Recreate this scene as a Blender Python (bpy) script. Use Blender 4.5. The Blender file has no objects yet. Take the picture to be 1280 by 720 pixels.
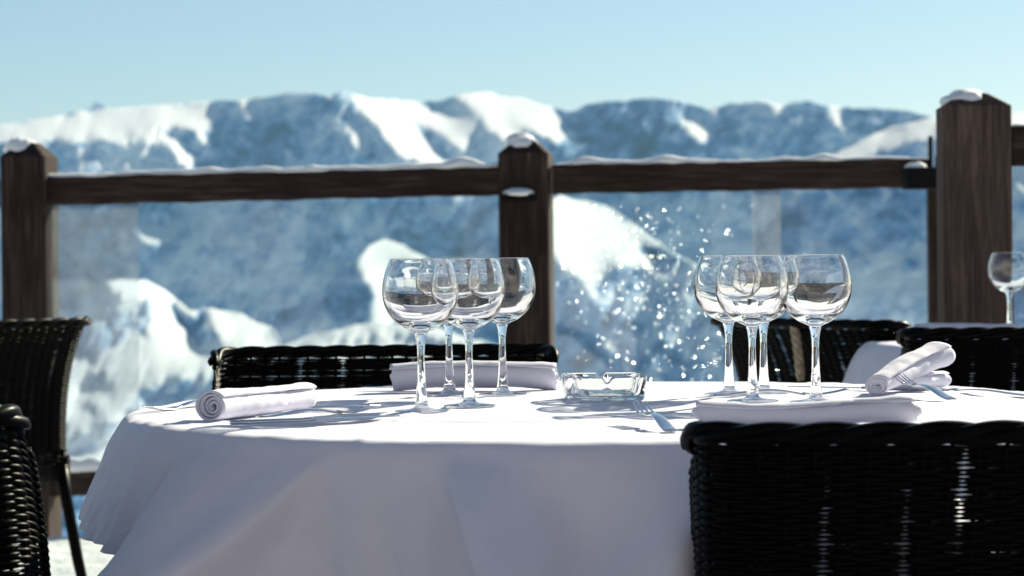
import bpy, bmesh, math, random
import numpy as np
from mathutils import Vector, Matrix, Euler
PI=math.pi; R=math.radians
random.seed(7)
sc=bpy.context.scene; col=sc.collection
F=3022.0; CZ=0.953; HY=322.0; ROLL=R(0.6); cR,sR=math.cos(ROLL),math.sin(ROLL)

def P(px,py,d=None,z=None):
    """photo pixel -> world point at depth d (metres along +Y) or on the level z"""
    u=px-640.0; v=HY-py
    U=u*cR+v*sR; V=-u*sR+v*cR
    if d is None: d=(z-CZ)*F/V
    return Vector((U/F*d, d, CZ+V/F*d))

# ------------------------------------------------------------------ materials
def mat(name):
    m=bpy.data.materials.new(name); m.use_nodes=True
    nt=m.node_tree; b=nt.nodes['Principled BSDF']
    return m,nt,b
def N(nt,t,**k):
    n=nt.nodes.new(t)
    for a,v in k.items():
        if hasattr(n,a) and not a[0].isupper(): setattr(n,a,v)
    return n
def setin(n,**k):
    for a,v in k.items(): n.inputs[a.replace('_',' ')].default_value=v
def ramp(nt,stops):
    r=nt.nodes.new('ShaderNodeValToRGB'); e=r.color_ramp.elements
    while len(e)>1: e.remove(e[-1])
    e[0].position=stops[0][0]; e[0].color=(*stops[0][1],1)
    for p,c in stops[1:]:
        x=e.new(p); x.color=(*c,1)
    return r
def noise(nt,scale,detail=4,rough=.55,coord='Object',sc3=None,dist=0):
    tc=nt.nodes.new('ShaderNodeTexCoord'); mp=nt.nodes.new('ShaderNodeMapping')
    nt.links.new(tc.outputs[coord],mp.inputs[0])
    if sc3: mp.inputs['Scale'].default_value=sc3
    n=nt.nodes.new('ShaderNodeTexNoise'); n.inputs['Scale'].default_value=scale
    n.inputs['Detail'].default_value=detail; n.inputs['Roughness'].default_value=rough; n.inputs['Distortion'].default_value=dist
    nt.links.new(mp.outputs[0],n.inputs['Vector']); return n
def bump(nt,b,hs,strength,dist=.01):
    bp=nt.nodes.new('ShaderNodeBump'); bp.inputs['Strength'].default_value=strength; bp.inputs['Distance'].default_value=dist
    nt.links.new(hs,bp.inputs['Height']); nt.links.new(bp.outputs[0],b.inputs['Normal']); return bp

def m_linen():
    m,nt,b=mat('white_linen')
    n=noise(nt,30,3); r=ramp(nt,[(.3,(.755,.75,.875)),(.7,(.79,.785,.905))]); nt.links.new(n.outputs[0],r.inputs[0]); nt.links.new(r.outputs[0],b.inputs['Base Color'])
    b.inputs['Roughness'].default_value=.85
    b.inputs['Sheen Weight'].default_value=.15
    tc=nt.nodes.new('ShaderNodeTexCoord'); 
    w1=nt.nodes.new('ShaderNodeTexWave'); w1.inputs['Scale'].default_value=420; w1.bands_direction='X'
    w2=nt.nodes.new('ShaderNodeTexWave'); w2.inputs['Scale'].default_value=420; w2.bands_direction='Y'
    nt.links.new(tc.outputs['Object'],w1.inputs[0]); nt.links.new(tc.outputs['Object'],w2.inputs[0])
    a=nt.nodes.new('ShaderNodeMath'); a.operation='ADD'; nt.links.new(w1.outputs['Fac'],a.inputs[0]); nt.links.new(w2.outputs['Fac'],a.inputs[1])
    bp=bump(nt,b,a.outputs[0],.12,.0006)
    n2=noise(nt,9,5,.5,dist=.6); b2=nt.nodes.new('ShaderNodeBump'); b2.inputs['Strength'].default_value=.25; b2.inputs['Distance'].default_value=.01
    nt.links.new(n2.outputs[0],b2.inputs['Height']); nt.links.new(bp.outputs[0],b2.inputs['Normal']); nt.links.new(b2.outputs[0],b.inputs['Normal'])
    # a little light passes through the weave
    tr=nt.nodes.new('ShaderNodeBsdfTranslucent'); tr.inputs[0].default_value=(.8,.78,.76,1); nt.links.new(b2.outputs[0],tr.inputs['Normal'])
    mx=nt.nodes.new('ShaderNodeMixShader'); mx.inputs[0].default_value=.10
    nt.links.new(b.outputs[0],mx.inputs[1]); nt.links.new(tr.outputs[0],mx.inputs[2])
    nt.links.new(mx.outputs[0],nt.nodes['Material Output'].inputs[0])
    return m
def m_wood():
    m,nt,b=mat('weathered_timber')
    n=noise(nt,9,8,.65,sc3=(9,9,.55),dist=.4)
    r=ramp(nt,[(.25,(.010,.006,.006)),(.5,(.036,.024,.021)),(.62,(.068,.046,.039)),(.8,(.17,.12,.09))]); nt.links.new(n.outputs[0],r.inputs[0])
    n3=noise(nt,2.2,4,.6); mx=nt.nodes.new('ShaderNodeMix'); mx.data_type='RGBA'; mx.blend_type='MULTIPLY'
    r3=ramp(nt,[(.3,(.55,.5,.5)),(.7,(1,1,1))]); nt.links.new(n3.outputs[0],r3.inputs[0])
    mx.inputs[0].default_value=1; nt.links.new(r.outputs[0],mx.inputs[6]); nt.links.new(r3.outputs[0],mx.inputs[7])
    nt.links.new(mx.outputs[2],b.inputs['Base Color']); b.inputs['Roughness'].default_value=.85; b.inputs['Specular IOR Level'].default_value=.15
    bump(nt,b,n.outputs[0],.7,.006); return m
def m_wicker():
    m,nt,b=mat('black_wicker')
    n=noise(nt,120,3); r=ramp(nt,[(.3,(.001,.001,.001)),(.75,(.003,.0027,.0027))]); nt.links.new(n.outputs[0],r.inputs[0]); nt.links.new(r.outputs[0],b.inputs['Base Color'])
    b.inputs['Roughness'].default_value=.36; b.inputs['Specular IOR Level'].default_value=.045
    bump(nt,b,n.outputs[0],.3,.0008); return m
def m_steel():
    m,nt,b=mat('polished_steel'); setin(b,Base_Color=(.62,.63,.65,1),Metallic=1.0,Roughness=.16)
    n=noise(nt,60,3); r=ramp(nt,[(.3,(.12,)*3),(.7,(.24,)*3)]); nt.links.new(n.outputs[0],r.inputs[0]); nt.links.new(r.outputs[0],b.inputs['Roughness']); return m
def m_dark():
    m,nt,b=mat('black_iron'); setin(b,Base_Color=(.004,.004,.005,1),Roughness=.6); b.inputs['Specular IOR Level'].default_value=.1
    n=noise(nt,40,4); bump(nt,b,n.outputs[0],.3,.001); return m
def m_snow(name,c=(.86,.88,.92),sub=.0,bs=.5,bd=.02,scale=14):
    m,nt,b=mat(name); setin(b,Base_Color=(*c,1),Roughness=.7)
    n=noise(nt,scale,8,.6); bump(nt,b,n.outputs[0],bs,bd)
    r=ramp(nt,[(.25,tuple(x*.88 for x in c)),(.6,c)]); nt.links.new(n.outputs[0],r.inputs[0]); nt.links.new(r.outputs[0],b.inputs['Base Color'])
    return m
def m_glass(name,ior=1.5,c=(1,1,1)):
    m=bpy.data.materials.new(name); m.use_nodes=True; nt=m.node_tree; nt.nodes.remove(nt.nodes['Principled BSDF'])
    g=nt.nodes.new('ShaderNodeBsdfGlass'); g.inputs['IOR'].default_value=ior; g.inputs['Roughness'].default_value=0; g.inputs['Color'].default_value=(*c,1)
    nt.links.new(g.outputs[0],nt.nodes['Material Output'].inputs[0]); return m
def m_pane(name,dirt=.06,tint=(.90,.95,.95)):
    m=bpy.data.materials.new(name); m.use_nodes=True; nt=m.node_tree; nt.nodes.remove(nt.nodes['Principled BSDF'])
    t=nt.nodes.new('ShaderNodeBsdfTransparent'); t.inputs[0].default_value=(*tint,1)
    g=nt.nodes.new('ShaderNodeBsdfGlossy'); g.inputs['Roughness'].default_value=.02
    lw=nt.nodes.new('ShaderNodeLayerWeight'); lw.inputs[0].default_value=.5; pw=nt.nodes.new('ShaderNodeMath'); pw.operation='POWER'; pw.inputs[1].default_value=5; nt.links.new(lw.outputs['Facing'],pw.inputs[0]); fr=nt.nodes.new('ShaderNodeMath'); fr.operation='MULTIPLY_ADD'; fr.inputs[1].default_value=.9; fr.inputs[2].default_value=.04; nt.links.new(pw.outputs[0],fr.inputs[0])
    m1=nt.nodes.new('ShaderNodeMixShader'); nt.links.new(fr.outputs[0],m1.inputs[0]); nt.links.new(t.outputs[0],m1.inputs[1]); nt.links.new(g.outputs[0],m1.inputs[2])
    d=nt.nodes.new('ShaderNodeBsdfTranslucent'); d.inputs[0].default_value=(.75,.78,.8,1)
    n=noise(nt,5.0,6,.65,dist=1.0); r=ramp(nt,[(.35,(dirt*.3,)*3),(.75,(dirt,)*3)]); nt.links.new(n.outputs[0],r.inputs[0])
    m2=nt.nodes.new('ShaderNodeMixShader'); nt.links.new(r.outputs[0],m2.inputs[0]); nt.links.new(m1.outputs[0],m2.inputs[1]); nt.links.new(d.outputs[0],m2.inputs[2])
    nt.links.new(m2.outputs[0],nt.nodes['Material Output'].inputs[0]); return m
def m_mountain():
    m,nt,b=mat('snowy_rock_painted_light'); b.inputs['Roughness'].default_value=.85; b.inputs['Specular IOR Level'].default_value=.1
    at=nt.nodes.new('ShaderNodeAttribute'); at.attribute_name='sunlit_snow_tone'
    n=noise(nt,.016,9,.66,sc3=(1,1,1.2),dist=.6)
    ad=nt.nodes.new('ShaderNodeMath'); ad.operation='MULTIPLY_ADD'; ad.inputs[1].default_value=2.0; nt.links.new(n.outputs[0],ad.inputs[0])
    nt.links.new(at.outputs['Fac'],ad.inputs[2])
    r=ramp(nt,[(.0,(.020,.045,.08)),(.40,(.035,.09,.165)),(.52,(.09,.225,.40)),(.60,(.25,.44,.68)),(.74,(.86,.88,.90))])  # blue stops carry the slopes' shade, the white stop the sunlit snow
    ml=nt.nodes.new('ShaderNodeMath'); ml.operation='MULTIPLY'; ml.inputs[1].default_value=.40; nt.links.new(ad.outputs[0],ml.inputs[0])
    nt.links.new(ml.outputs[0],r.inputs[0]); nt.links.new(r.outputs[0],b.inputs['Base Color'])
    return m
LINEN=m_linen(); WOOD=m_wood(); WICK=m_wicker(); STEEL=m_steel(); IRON=m_dark()
SNOW=m_snow('fresh_snow'); PACK=m_snow('trodden_snow',(.80,.80,.80),bs=.9,bd=.04,scale=6)
GLASS=m_glass('crystal_glass',1.5); AGLASS=m_glass('ashtray_glass',1.5,(.985,.995,.99))
PANE=m_pane('railing_glass',.010,(.93,.97,.98)); PANE2=m_pane('milky_railing_glass',.085,(.80,.82,.86)); MTN=m_mountain()
def m_sunedge():
    m,nt,b=mat('pale_sunlit_edge'); n=noise(nt,80,3); r=ramp(nt,[(.3,(.30,.22,.13)),(.7,(.55,.44,.3))]); nt.links.new(n.outputs[0],r.inputs[0]); nt.links.new(r.outputs[0],b.inputs['Base Color']); setin(b,Roughness=.5); return m
SUNEDGE=m_sunedge()

# ------------------------------------------------------------------ mesh helpers
class MB:
    def __init__(s): s.v=[]; s.f=[]
    def add(s,vs,fs):
        o=len(s.v); s.v+= [tuple(v) for v in vs]; s.f+=[tuple(i+o for i in f) for f in fs]
    def box(s,c,size,rot=None,bev=0.0):
        c=Vector(c); hx,hy,hz=[k/2 for k in size]
        if bev<=0:
            vs=[Vector((x*hx,y*hy,z*hz)) for x in(-1,1) for y in(-1,1) for z in(-1,1)]
            fs=[(0,1,3,2),(4,6,7,5),(0,4,5,1),(2,3,7,6),(0,2,6,4),(1,5,7,3)]
        else:
            b=bmesh.new(); bmesh.ops.create_cube(b,size=1)
            for v in b.verts: v.co=Vector((v.co.x*size[0],v.co.y*size[1],v.co.z*size[2]))
            bmesh.ops.bevel(b,geom=list(b.edges),offset=bev,segments=2,affect='EDGES',profile=.6)
            b.verts.index_update(); vs=[v.co.copy() for v in b.verts]; fs=[[v.index for v in f.verts] for f in b.faces]; b.free()
        if rot is not None: vs=[rot@v for v in vs]
        s.add([v+c for v in vs],fs)
    def tube(s,path,r,n=8,sx=1.0,sz=1.0,up=Vector((0,0,1)),cap=True):
        path=[Vector(p) for p in path]; m=len(path); rs=r if isinstance(r,(list,tuple)) else [r]*m
        o=len(s.v)
        for i,p in enumerate(path):
            t=(path[min(i+1,m-1)]-path[max(i-1,0)]).normalized()
            a=t.cross(up)
            if a.length<1e-4: a=t.cross(Vector((1,0,0)))
            a.normalize(); b=a.cross(t).normalized()
            rr=rs[i]; rx,rz=(rr if isinstance(rr,(tuple,list)) else (rr*sx,rr*sz))
            for k in range(n):
                q=2*PI*k/n; s.v.append(tuple(p+a*math.cos(q)*rx+b*math.sin(q)*rz))
        for i in range(m-1):
            for k in range(n):
                s.f.append((o+i*n+k,o+i*n+(k+1)%n,o+(i+1)*n+(k+1)%n,o+(i+1)*n+k))
        if cap:
            s.f.append(tuple(o+k for k in range(n))[::-1]); s.f.append(tuple(o+(m-1)*n+k for k in range(n)))
    def lathe(s,prof,n=64,closed=False,sq=None):
        o=len(s.v); idx=[]
        for r,z in prof:
            if r<1e-6: idx.append([len(s.v)]); s.v.append((0,0,z))
            else:
                row=[]
                for k in range(n):
                    a=2*PI*k/n; q=1 if sq is None else sq(a)
                    row.append(len(s.v)); s.v.append((r*q*math.cos(a),r*q*math.sin(a),z))
                idx.append(row)
        pr=list(zip(idx,idx[1:]+( [idx[0]] if closed else [])))
        if not closed: pr=pr[:len(prof)-1]
        for A,B in pr:
            if len(A)==1 and len(B)==1: continue
            if len(A)==1:
                for k in range(n): s.f.append((A[0],B[k],B[(k+1)%n]))
            elif len(B)==1:
                for k in range(n): s.f.append((A[k],B[0],A[(k+1)%n]))
            else:
                for k in range(n): s.f.append((A[k],B[k],B[(k+1)%n],A[(k+1)%n]))
    def mesh(s,name,m=None,smooth=True,fixn=False):
        me=bpy.data.meshes.new(name); me.from_pydata(s.v,[],s.f)
        if fixn:
            b=bmesh.new(); b.from_mesh(me); bmesh.ops.recalc_face_normals(b,faces=b.faces); b.to_mesh(me); b.free()
        if m: me.materials.append(m)
        if smooth: me.polygons.foreach_set('use_smooth',[True]*len(me.polygons))
        me.update(); return me
    def build(s,name,m,parent=None,smooth=True,fixn=False,autos=None):
        o=bpy.data.objects.new(name,s.mesh(name,m,smooth,fixn)); col.objects.link(o)
        if parent: o.parent=parent
        if autos is not None:
            o.data.set_sharp_from_angle(angle=autos)
        return o
def tag(o,label=None,cat=None,group=None,kind=None):
    if label: o['label']=label
    if cat: o['category']=cat
    if group: o['group']=group
    if kind: o['kind']=kind
    return o
def empty(name,loc,rz=0,**k):
    o=bpy.data.objects.new(name,None); o.location=loc; o.rotation_euler=(0,0,rz); o.empty_display_size=.05; col.objects.link(o); return tag(o,**k)
def copy_tree(o,parent=None):
    c=o.copy(); col.objects.link(c); c.parent=parent
    for ch in [x for x in bpy.data.objects if x.parent==o]: copy_tree(ch,c)
    return c

# numpy gradient noise
_rng=np.random.default_rng(11); _T=_rng.random((256,256))*2-1
def vn(x,y):
    xi=np.floor(x).astype(int); yi=np.floor(y).astype(int); fx=x-xi; fy=y-yi
    fx=fx*fx*fx*(fx*(fx*6-15)+10); fy=fy*fy*fy*(fy*(fy*6-15)+10)
    g=lambda a,b:_T[a%256,b%256]
    return (g(xi,yi)*(1-fx)+g(xi+1,yi)*fx)*(1-fy)+(g(xi,yi+1)*(1-fx)+g(xi+1,yi+1)*fx)*fy
def fbm(x,y,o=5,g=.5,ridge=False):
    s=0;a=1;t=0
    for k in range(o):
        n=vn(x*2**k+17.3*k,y*2**k+5.1*k)
        if ridge: n=1-2*np.abs(n)
        s=s+a*n;t+=a;a*=g
    return s/t

CLOTH=[
-1072,40,40,13,-16,7,41,40,11,-13,22,44,43,18,8,46,47,22,19,47,47,29,31,47,47,35,49,51,20,51,54,40,32,39,47,50,49,36,48,40,42,25,46,42,48,30,15,35,39,
41,10,7,37,42,15,14,34,37,13,-12,16,-12,-24,-3,25,29,-23,-25,1,26,14,-26,-9,0,20,2,-18,0,15,-6,-4,0,10,-5,1,2,3,-2,1,6,0,1,1,5,3,1,1,0,3,-1,5,-8,9,3,
0,-3,-11,10,8,1,-14,-8,24,5,-16,-6,20,2,-21,-23,29,21,20,-33,-25,2,26,24,-32,-15,4,32,-2,-26,-1,6,18,-18,-3,10,3,-9,1,8,-1,0,0,5,-3,2,4,1,1,1,5,3,2,0,
0,4,-1,2,-4,10,0,2,-11,-3,17,-3,0,-20,18,12,-8,-19,24,1,-13,-26,23,22,1,-13,29,-24,-27,-1,27,24,-35,-13,9,31,-15,-20,1,14,4,-15,2,17,-12,0,3,6,-5,2,
-1,4,0,6,1,0,3,3,4,0,1,-1,4,1,-2,3,6,-3,1,-13,15,3,1,-21,8,20,-6,-22,22,5,-12,-28,25,23,-7,-35,-39,25,31,-27,-28,5,29,12,-36,-5,17,21,-23,-10,4,20,
-15,-5,12,-1,-6,2,7,-4,2,1,3,-1,6,2,-1,3,5,2,2,0,1,3,1,-7,12,0,1,-8,1,12,-1,-8,-10,23,2,-22,14,8,-8,-27,16,24,0,-36,13,-30,-9,18,32,-19,-27,0,30,14,
-36,-6,25,10,-25,-5,11,10,-16,2,9,-5,-2,7,0,1,2,1,0,6,0,1,3,3,2,2,1,2,1,1,2,5,-2,0,-9,13,3,-3,-17,21,4,-21,10,12,-7,-30,19,25,-9,-35,25,19,8,-34,-14,
20,33,-24,-26,7,26,2,-30,2,28,-7,-19,1,17,-7,-5,10,-2,-4,4,3,-2,5,1,-1,6,1,-1,5,2,3,0,2,2,0,0,9,-2,0,-5,1,11,0,-17,10,14,-15,1,14,-4,-27,12,23,-3,-32,
23,13,-12,6,7,-32,-20,12,34,-15,-27,5,26,2,-30,4,28,-14,-14,5,14,-13,8,3,-3,-1,7,0,5,2,3,2,0,1,0,0,1,1,1,2,2,4,1,2,-4,0,11,2,-10,0,15,-13,-3,15,-5,
-25,12,24,-10,-29,28,11,-22,-25,-36,30,20,-29,-24,13,32,-18,-24,10,18,-4,-21,10,21,-15,-10,7,8,-9,4,6,4,6,4,1,1,1,0,0,0,-1,1,-1,1,0,1,3,2,4,0,4,5,3,
-5,-9,16,-5,-7,13,0,-20,4,22,-5,-26,25,5,-26,-10,29,-43,3,22,28,-17,-29,5,31,-10,-25,11,15,-4,-17,8,10,-8,-3,2,6,10,6,4,1,0,0,0,0,0,0,-1,1,0,0,0,0,0,
0,1,2,5,5,1,2,-4,10,-3,-6,12,-1,-18,3,22,-10,-22,28,0,-27,2,28,5,-13,-25,-3,17,30,-10,-31,6,26,-12,-20,14,5,-5,-6,5,5,-3,11,10,4,1,0,0,0,0,0,0,0,-1,1,
0,0,0,0,0,0,-1,0,0,1,3,7,5,4,3,-4,4,1,-10,-2,18,-5,-18,23,-5,-27,15,21,1,-4,31,-25,-37,-11,8,30,5,-30,-4,26,-6,-20,13,3,-6,-1,7,16,6,1,0,0,0,0,0,0,0,
0,-1,1,0,0,0,0,0,0,-1,1,0,0,0,0,1,6,10,2,4,1,-8,-2,15,-7,-15,23,-12,-18,22,13,0,-16,-32,-3,24,-1,-37,-23,4,25,9,-24,-4,15,-4,-11,7,0,11,14,4,0,0,0,0,
0,0,0,0,0,-1,1,0,0,0,0,0,0,-1,1,0,0,0,0,0,-1,0,4,12,6,0,-3,9,-4,-11,19,-14,-13,23,9,-6,-25,-25,-1,-44,18,30,17,-20,-32,-10,21,17,-19,-7,11,-3,-4,16,
13,2,1,-1,0,0,0,0,0,0,0,-1,1,0,0,0,0,0,0,-1,1,0,0,0,0,0,-1,1,0,-1,2,12,8,4,-4,-4,14,-19,-1,24,1,-16,-30,-12,18,26,-10,-24,-5,23,27,-3,-28,-17,12,13,
-8,-4,1,15,13,2,0,-1,0,0,0,0,0,0,0,-1,1,0,0,0,0,0,-1,0,1,0,0,0,0,0,-1,1,0,0,0,0,1,11,11,-2,8,-14,4,16,-4,-24,-21,7,22,19,7,-1,6,-23,-21,5,27,17,-15,
-29,8,6,-2,13,13,3,-1,0,0,0,0,0,0,0,0,0,0,0,0,0,0,0,0,0,0,0,0,0,0,0,-1,1,0,0,0,-1,0,0,2,13,10,-10,10,11,-15,-25,-4,17,21,11,1,-5,-43,12,29,-1,-22,-12,
11,16,6,-20,3,8,16,4,-1,0,0,-1,1,0,0,0,0,0,-1,1,0,0,0,0,0,-1,1,0,0,0,0,-1,0,1,0,0,0,-1,1,0,0,0,2,13,10,2,-13,-15,7,17,14,3,-6,-17,-24,-4,-24,-15,16,
22,-1,-21,-2,12,2,-3,19,6,-1,0,0,0,0,0,0,0,0,0,-1,1,0,0,0,0,0,-1,1,0,0,0,0,-1,1,0,0,0,0,-1,1,0,0,0,-1,0,6,13,-7,0,8,13,7,-4,-17,-24,-16,-1,24,2,-17,
-25,-19,9,18,-6,-11,6,15,10,0,0,0,0,0,0,0,0,0,0,0,0,0,0,0,0,0,-1,1,0,0,0,0,0,0,0,0,0,0,-1,1,0,0,0,-1,1,0,0,10,12,0,9,2,-13,-21,-14,4,15,18,-31,16,22,
11,-6,-26,-17,9,10,1,16,1,0,0,0,0,0,0,0,0,0,0,-1,1,0,0,0,0,-1,1,0,0,0,0,0,-1,1,0,0,0,-1,1,0,0,0,-1,1,0,0,0,1,14,5,0,-15,-13,3,17,16,11,5,-30,-6,-3,9,
18,17,-1,-17,-7,20,7,0,-1,0,0,0,0,0,0,0,0,0,0,0,0,0,0,0,0,0,0,0,0,0,-1,1,0,0,0,-1,1,0,0,0,-1,1,0,0,0,-1,0,6,12,-5,-4,12,13,6,0,-7,-12,24,-10,-13,-19,
-12,0,13,10,-1,13,1,0,0,0,0,0,-1,1,0,0,0,0,0,0,0,0,0,-1,1,0,0,0,0,-1,1,0,0,0,-1,1,0,0,0,-1,1,0,0,0,-1,1,0,2,13,6,12,3,-6,-13,-20,-15,-9,-21,12,12,8,
-1,-11,-12,-4,17,6,0,0,0,0,0,0,0,0,0,0,0,-1,1,0,0,0,0,0,0,0,0,0,-1,1,0,0,0,0,0,0,0,0,-1,1,0,0,0,-1,1,0,0,0,6,8,-5,-9,-9,-3,9,11,10,-31,-4,-1,6,9,13,6,
-3,9,2,0,0,0,0,0,0,0,0,0,0,0,0,0,0,0,0,-1,1,0,0,0,-1,1,0,0,0,0,-1,1,0,0,0,0,0,0,0,-1,1,0,0,-1,0,3,7,2,4,7,7,3,-3,-5,36,-8,-10,-10,-9,-10,-4,11,10,0,0,
0,0,0,0,0,0,0,0,0,-1,1,0,0,0,0,0,0,0,0,0,0,0,0,0,0,-1,1,0,0,0,-1,1,0,0,0,0,0,0,0,0,0,0,9,3,-5,-6,-7,-10,-6,-3,-10,2,2,2,0,0,0,6,4,0,0,-1,1,0,0,-1,1,0,
0,0,0,0,0,0,0,-1,1,0,0,0,-1,1,0,0,0,0,0,0,0,0,-1,1,0,0,0,-1,1,0,0,-1,1,0,0,5,0,3,-3,2,7,7,6,-23,3,4,4,4,4,3,4,3,0,0,0,0,0,0,0,0,0,0,0,0,0,0,0,0,0,0,0,
0,0,0,0,0,0,0,-1,1,0,0,0,0,0,0,0,-1,1,0,0,0,0,0,0,0,3,10,2,9,4,2,1,1,24,-3,-3,-8,-7,-2,-6,9,2,0,-1,1,0,0,0,0,0,0,0,-1,1,0,0,0,-1,1,0,0,0,-1,1,0,0,0,
-1,1,0,0,0,-1,1,0,0,0,0,0,0,0,-1,1,0,0,-1,2,5,4,0,1,1,-1,-2,1,3,2,3,3,-6,-5,5,0,0,0,0,0,0,-1,1,0,0,0,0,0,0,0,-1,1,0,0,0,-1,1,0,0,0,0,0,0,0,0,0,0,0,0,
0,-1,1,0,0,0,0,0,0,0,0,0,7,-9,-8,-9,-10,-9,-7,-42,3,4,5,5,10,15,6,0,-1,1,0,0,0,0,0,0,0,-1,1,0,0,0,0,0,0,0,0,0,0,0,0,0,-1,1,0,0,0,-1,1,0,0,0,0,0,0,0,
-1,1,0,0,-1,1,1,1,-7,-1,-2,-1,0,-1,41,-2,-4,-3,-5,-6,-13,-3,1,0,0,0,0,-1,1,0,0,0,0,0,0,0,-1,1,0,0,0,0,0,0,0,0,0,0,0,0,0,0,0,0,0,0,-1,1,0,0,0,0,0,0,0,
0,0,0,0,0,-1,0,-1,0,0,-3,-1,0,-1,1,2,9,-1,-1,1,0,0,0,0,0,0,0,-1,1,0,0,0,0,0,0,0,0,-1,1,0,0,0,-1,1,0,0,0,-1,1,0,0,0,0,0,0,0,-1,1,0,0,0,0,0,-1,2,-1,-1,
1,3,3,4,25,-2,-2,-1,-2,-2,-8,-1,-1,0,0,0,-1,1,0,0,0,0,0,0,0,-1,1,0,0,0,-1,1,0,0,0,0,0,0,0,0,0,0,0,0,0,0,0,0,0,0,0,0,0,0,-1,1,0,0,-3,4,4,4,2,2,2,20,-3,
-4,-4,-5,-6,13,-5,0,0,0,0,0,0,0,0,-1,1,0,0,0,0,0,0,0,0,0,0,0,0,0,-1,1,0,0,0,-1,1,0,0,0,-1,1,0,0,0,0,0,0,0,0,0,0,0,-5,-6,-7,-7,-5,-6,-5,-32,5,6,8,14,
16,0,-10,-1,0,0,-1,1,0,0,0,0,0,0,0,-1,1,0,0,0,-1,1,0,0,0,-1,1,0,0,0,0,0,0,0,0,0,0,0,0,0,-1,1,0,0,-1,1,0,0,-2,-8,15,8,6,5,3,0,12,3,4,1,-3,-5,-2,-2,-2,
0,0,0,0,0,0,-1,1,0,0,-1,1,0,0,0,-1,1,0,0,0,-1,1,0,0,0,0,-1,1,0,0,0,-1,1,0,0,0,0,0,0,0,0,0,0,0,-3,-11,-12,-2,1,1,6,4,46,-5,-6,-7,-3,-3,-5,-5,-6,0,-1,1,
0,0,-1,1,0,0,0,0,0,0,0,0,0,0,0,0,0,0,0,0,0,0,0,0,0,0,0,0,0,0,0,0,0,0,0,0,0,0,0,0,0,-4,0,4,-1,-4,-5,-10,-5,-9,0,2,8,5,5,4,0,-9,-1,1,0,0,0,0,0,0,0,-1,1,
0,0,0,-1,1,0,0,0,-1,1,0,0,0,0,-1,1,0,0,0,-1,1,0,0,0,-1,1,0,0,0,0,0,0,-1,-8,-4,5,9,7,7,7,3,19,10,7,2,-1,-5,-6,-11,-7,-2,0,0,0,-1,1,0,0,-1,1,0,0,0,-1,1,
0,0,0,0,0,0,0,0,0,-1,1,0,0,0,0,0,0,0,0,0,0,0,0,0,0,0,0,0,-2,-10,-5,-10,-9,-5,2,5,7,38,-11,-12,-12,-7,2,7,18,-11,-6,0,0,-1,1,0,0,0,0,0,0,0,0,0,0,0,0,0,
-1,1,0,0,0,0,0,0,0,0,0,0,0,0,0,0,0,0,0,0,0,-1,1,0,0,-5,-11,9,12,1,-8,-16,-13,-10,-23,1,13,9,14,12,8,-8,-7,-11,-2,-1,1,0,0,0,-1,1,0,0,0,-1,1,0,0,0,-1,
1,0,0,0,0,-1,1,0,0,0,0,-1,1,0,0,0,0,0,0,0,0,0,0,0,-1,-14,-14,-9,5,17,20,16,3,-4,-2,18,9,16,4,-4,-10,-12,6,-14,-6,1,0,0,0,-1,1,0,0,0,-1,1,0,0,0,-1,1,0,
0,0,0,-1,1,0,0,0,0,0,0,0,0,0,0,-1,1,0,0,0,1,-1,1,-7,-17,11,-9,-13,-9,3,12,19,20,46,3,-2,-12,-16,-15,-1,15,4,0,-15,-1,0,0,-1,1,0,0,0,-1,1,0,0,0,-1,1,0,
0,0,0,0,0,0,0,0,0,0,-1,1,0,0,0,0,0,0,0,0,0,0,1,-2,-16,0,2,17,-5,-17,-16,-11,2,-1,44,-17,-20,-13,3,20,17,3,-6,-6,-9,-10,0,-1,1,0,0,0,-1,1,0,0,0,-1,1,0,
0,0,0,0,-1,1,0,0,0,0,0,0,0,0,0,0,0,0,0,0,0,0,0,0,-10,-16,-9,8,10,19,10,-10,-18,-21,-9,-6,-8,10,23,19,6,-10,-15,7,6,-5,-17,-5,1,0,0,0,-1,1,0,0,0,-1,1,
0,0,0,0,0,-1,1,0,0,0,0,0,-1,1,0,0,0,0,0,0,0,0,0,0,0,-5,-20,-1,7,-17,-7,11,22,21,9,-5,-14,-3,23,19,6,-6,-19,-7,20,0,-11,2,-1,-15,-3,1,-1,0,1,0,0,0,-1,
1,0,0,0,0,0,-1,1,0,0,0,0,0,0,0,0,0,0,0,0,0,0,0,0,0,1,-3,-17,-1,-7,-8,13,-11,-14,0,17,24,13,5,40,7,-5,-17,-19,12,22,-10,-17,15,6,-6,-7,-14,-2,1,0,0,0,
0,-1,1,0,0,0,0,0,-1,1,0,0,0,0,0,0,-1,1,0,0,0,0,0,-1,1,0,0,1,-3,-13,-13,-4,19,-5,-17,14,0,-21,-9,5,20,29,44,-16,-20,-3,25,10,-19,-12,23,3,-10,0,3,-9,
-12,-2,1,0,-1,0,1,0,0,0,0,0,-1,1,0,0,0,0,0,0,-1,1,0,0,0,0,0,0,0,0,0,1,-3,-13,-15,-1,4,-3,28,-6,-26,4,15,-15,-18,-2,4,6,-8,17,24,-1,-29,-1,28,0,-20,2,
12,0,0,-11,-11,-3,1,0,0,0,0,0,0,0,-1,1,0,0,0,0,0,0,-1,1,0,0,0,0,0,0,-1,1,0,1,-3,-12,-15,1,2,-8,-1,2,31,8,-31,-13,18,2,-21,-13,6,26,11,-17,-29,18,25,
-9,-22,9,16,-1,-6,-6,3,-4,-11,-4,1,0,0,0,0,0,-1,1,0,0,0,0,0,0,-1,1,0,0,0,0,0,0,-1,1,1,0,-5,-14,-12,0,3,4,-1,-10,-6,6,31,17,-25,-24,6,14,-8,44,-4,-28,
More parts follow.
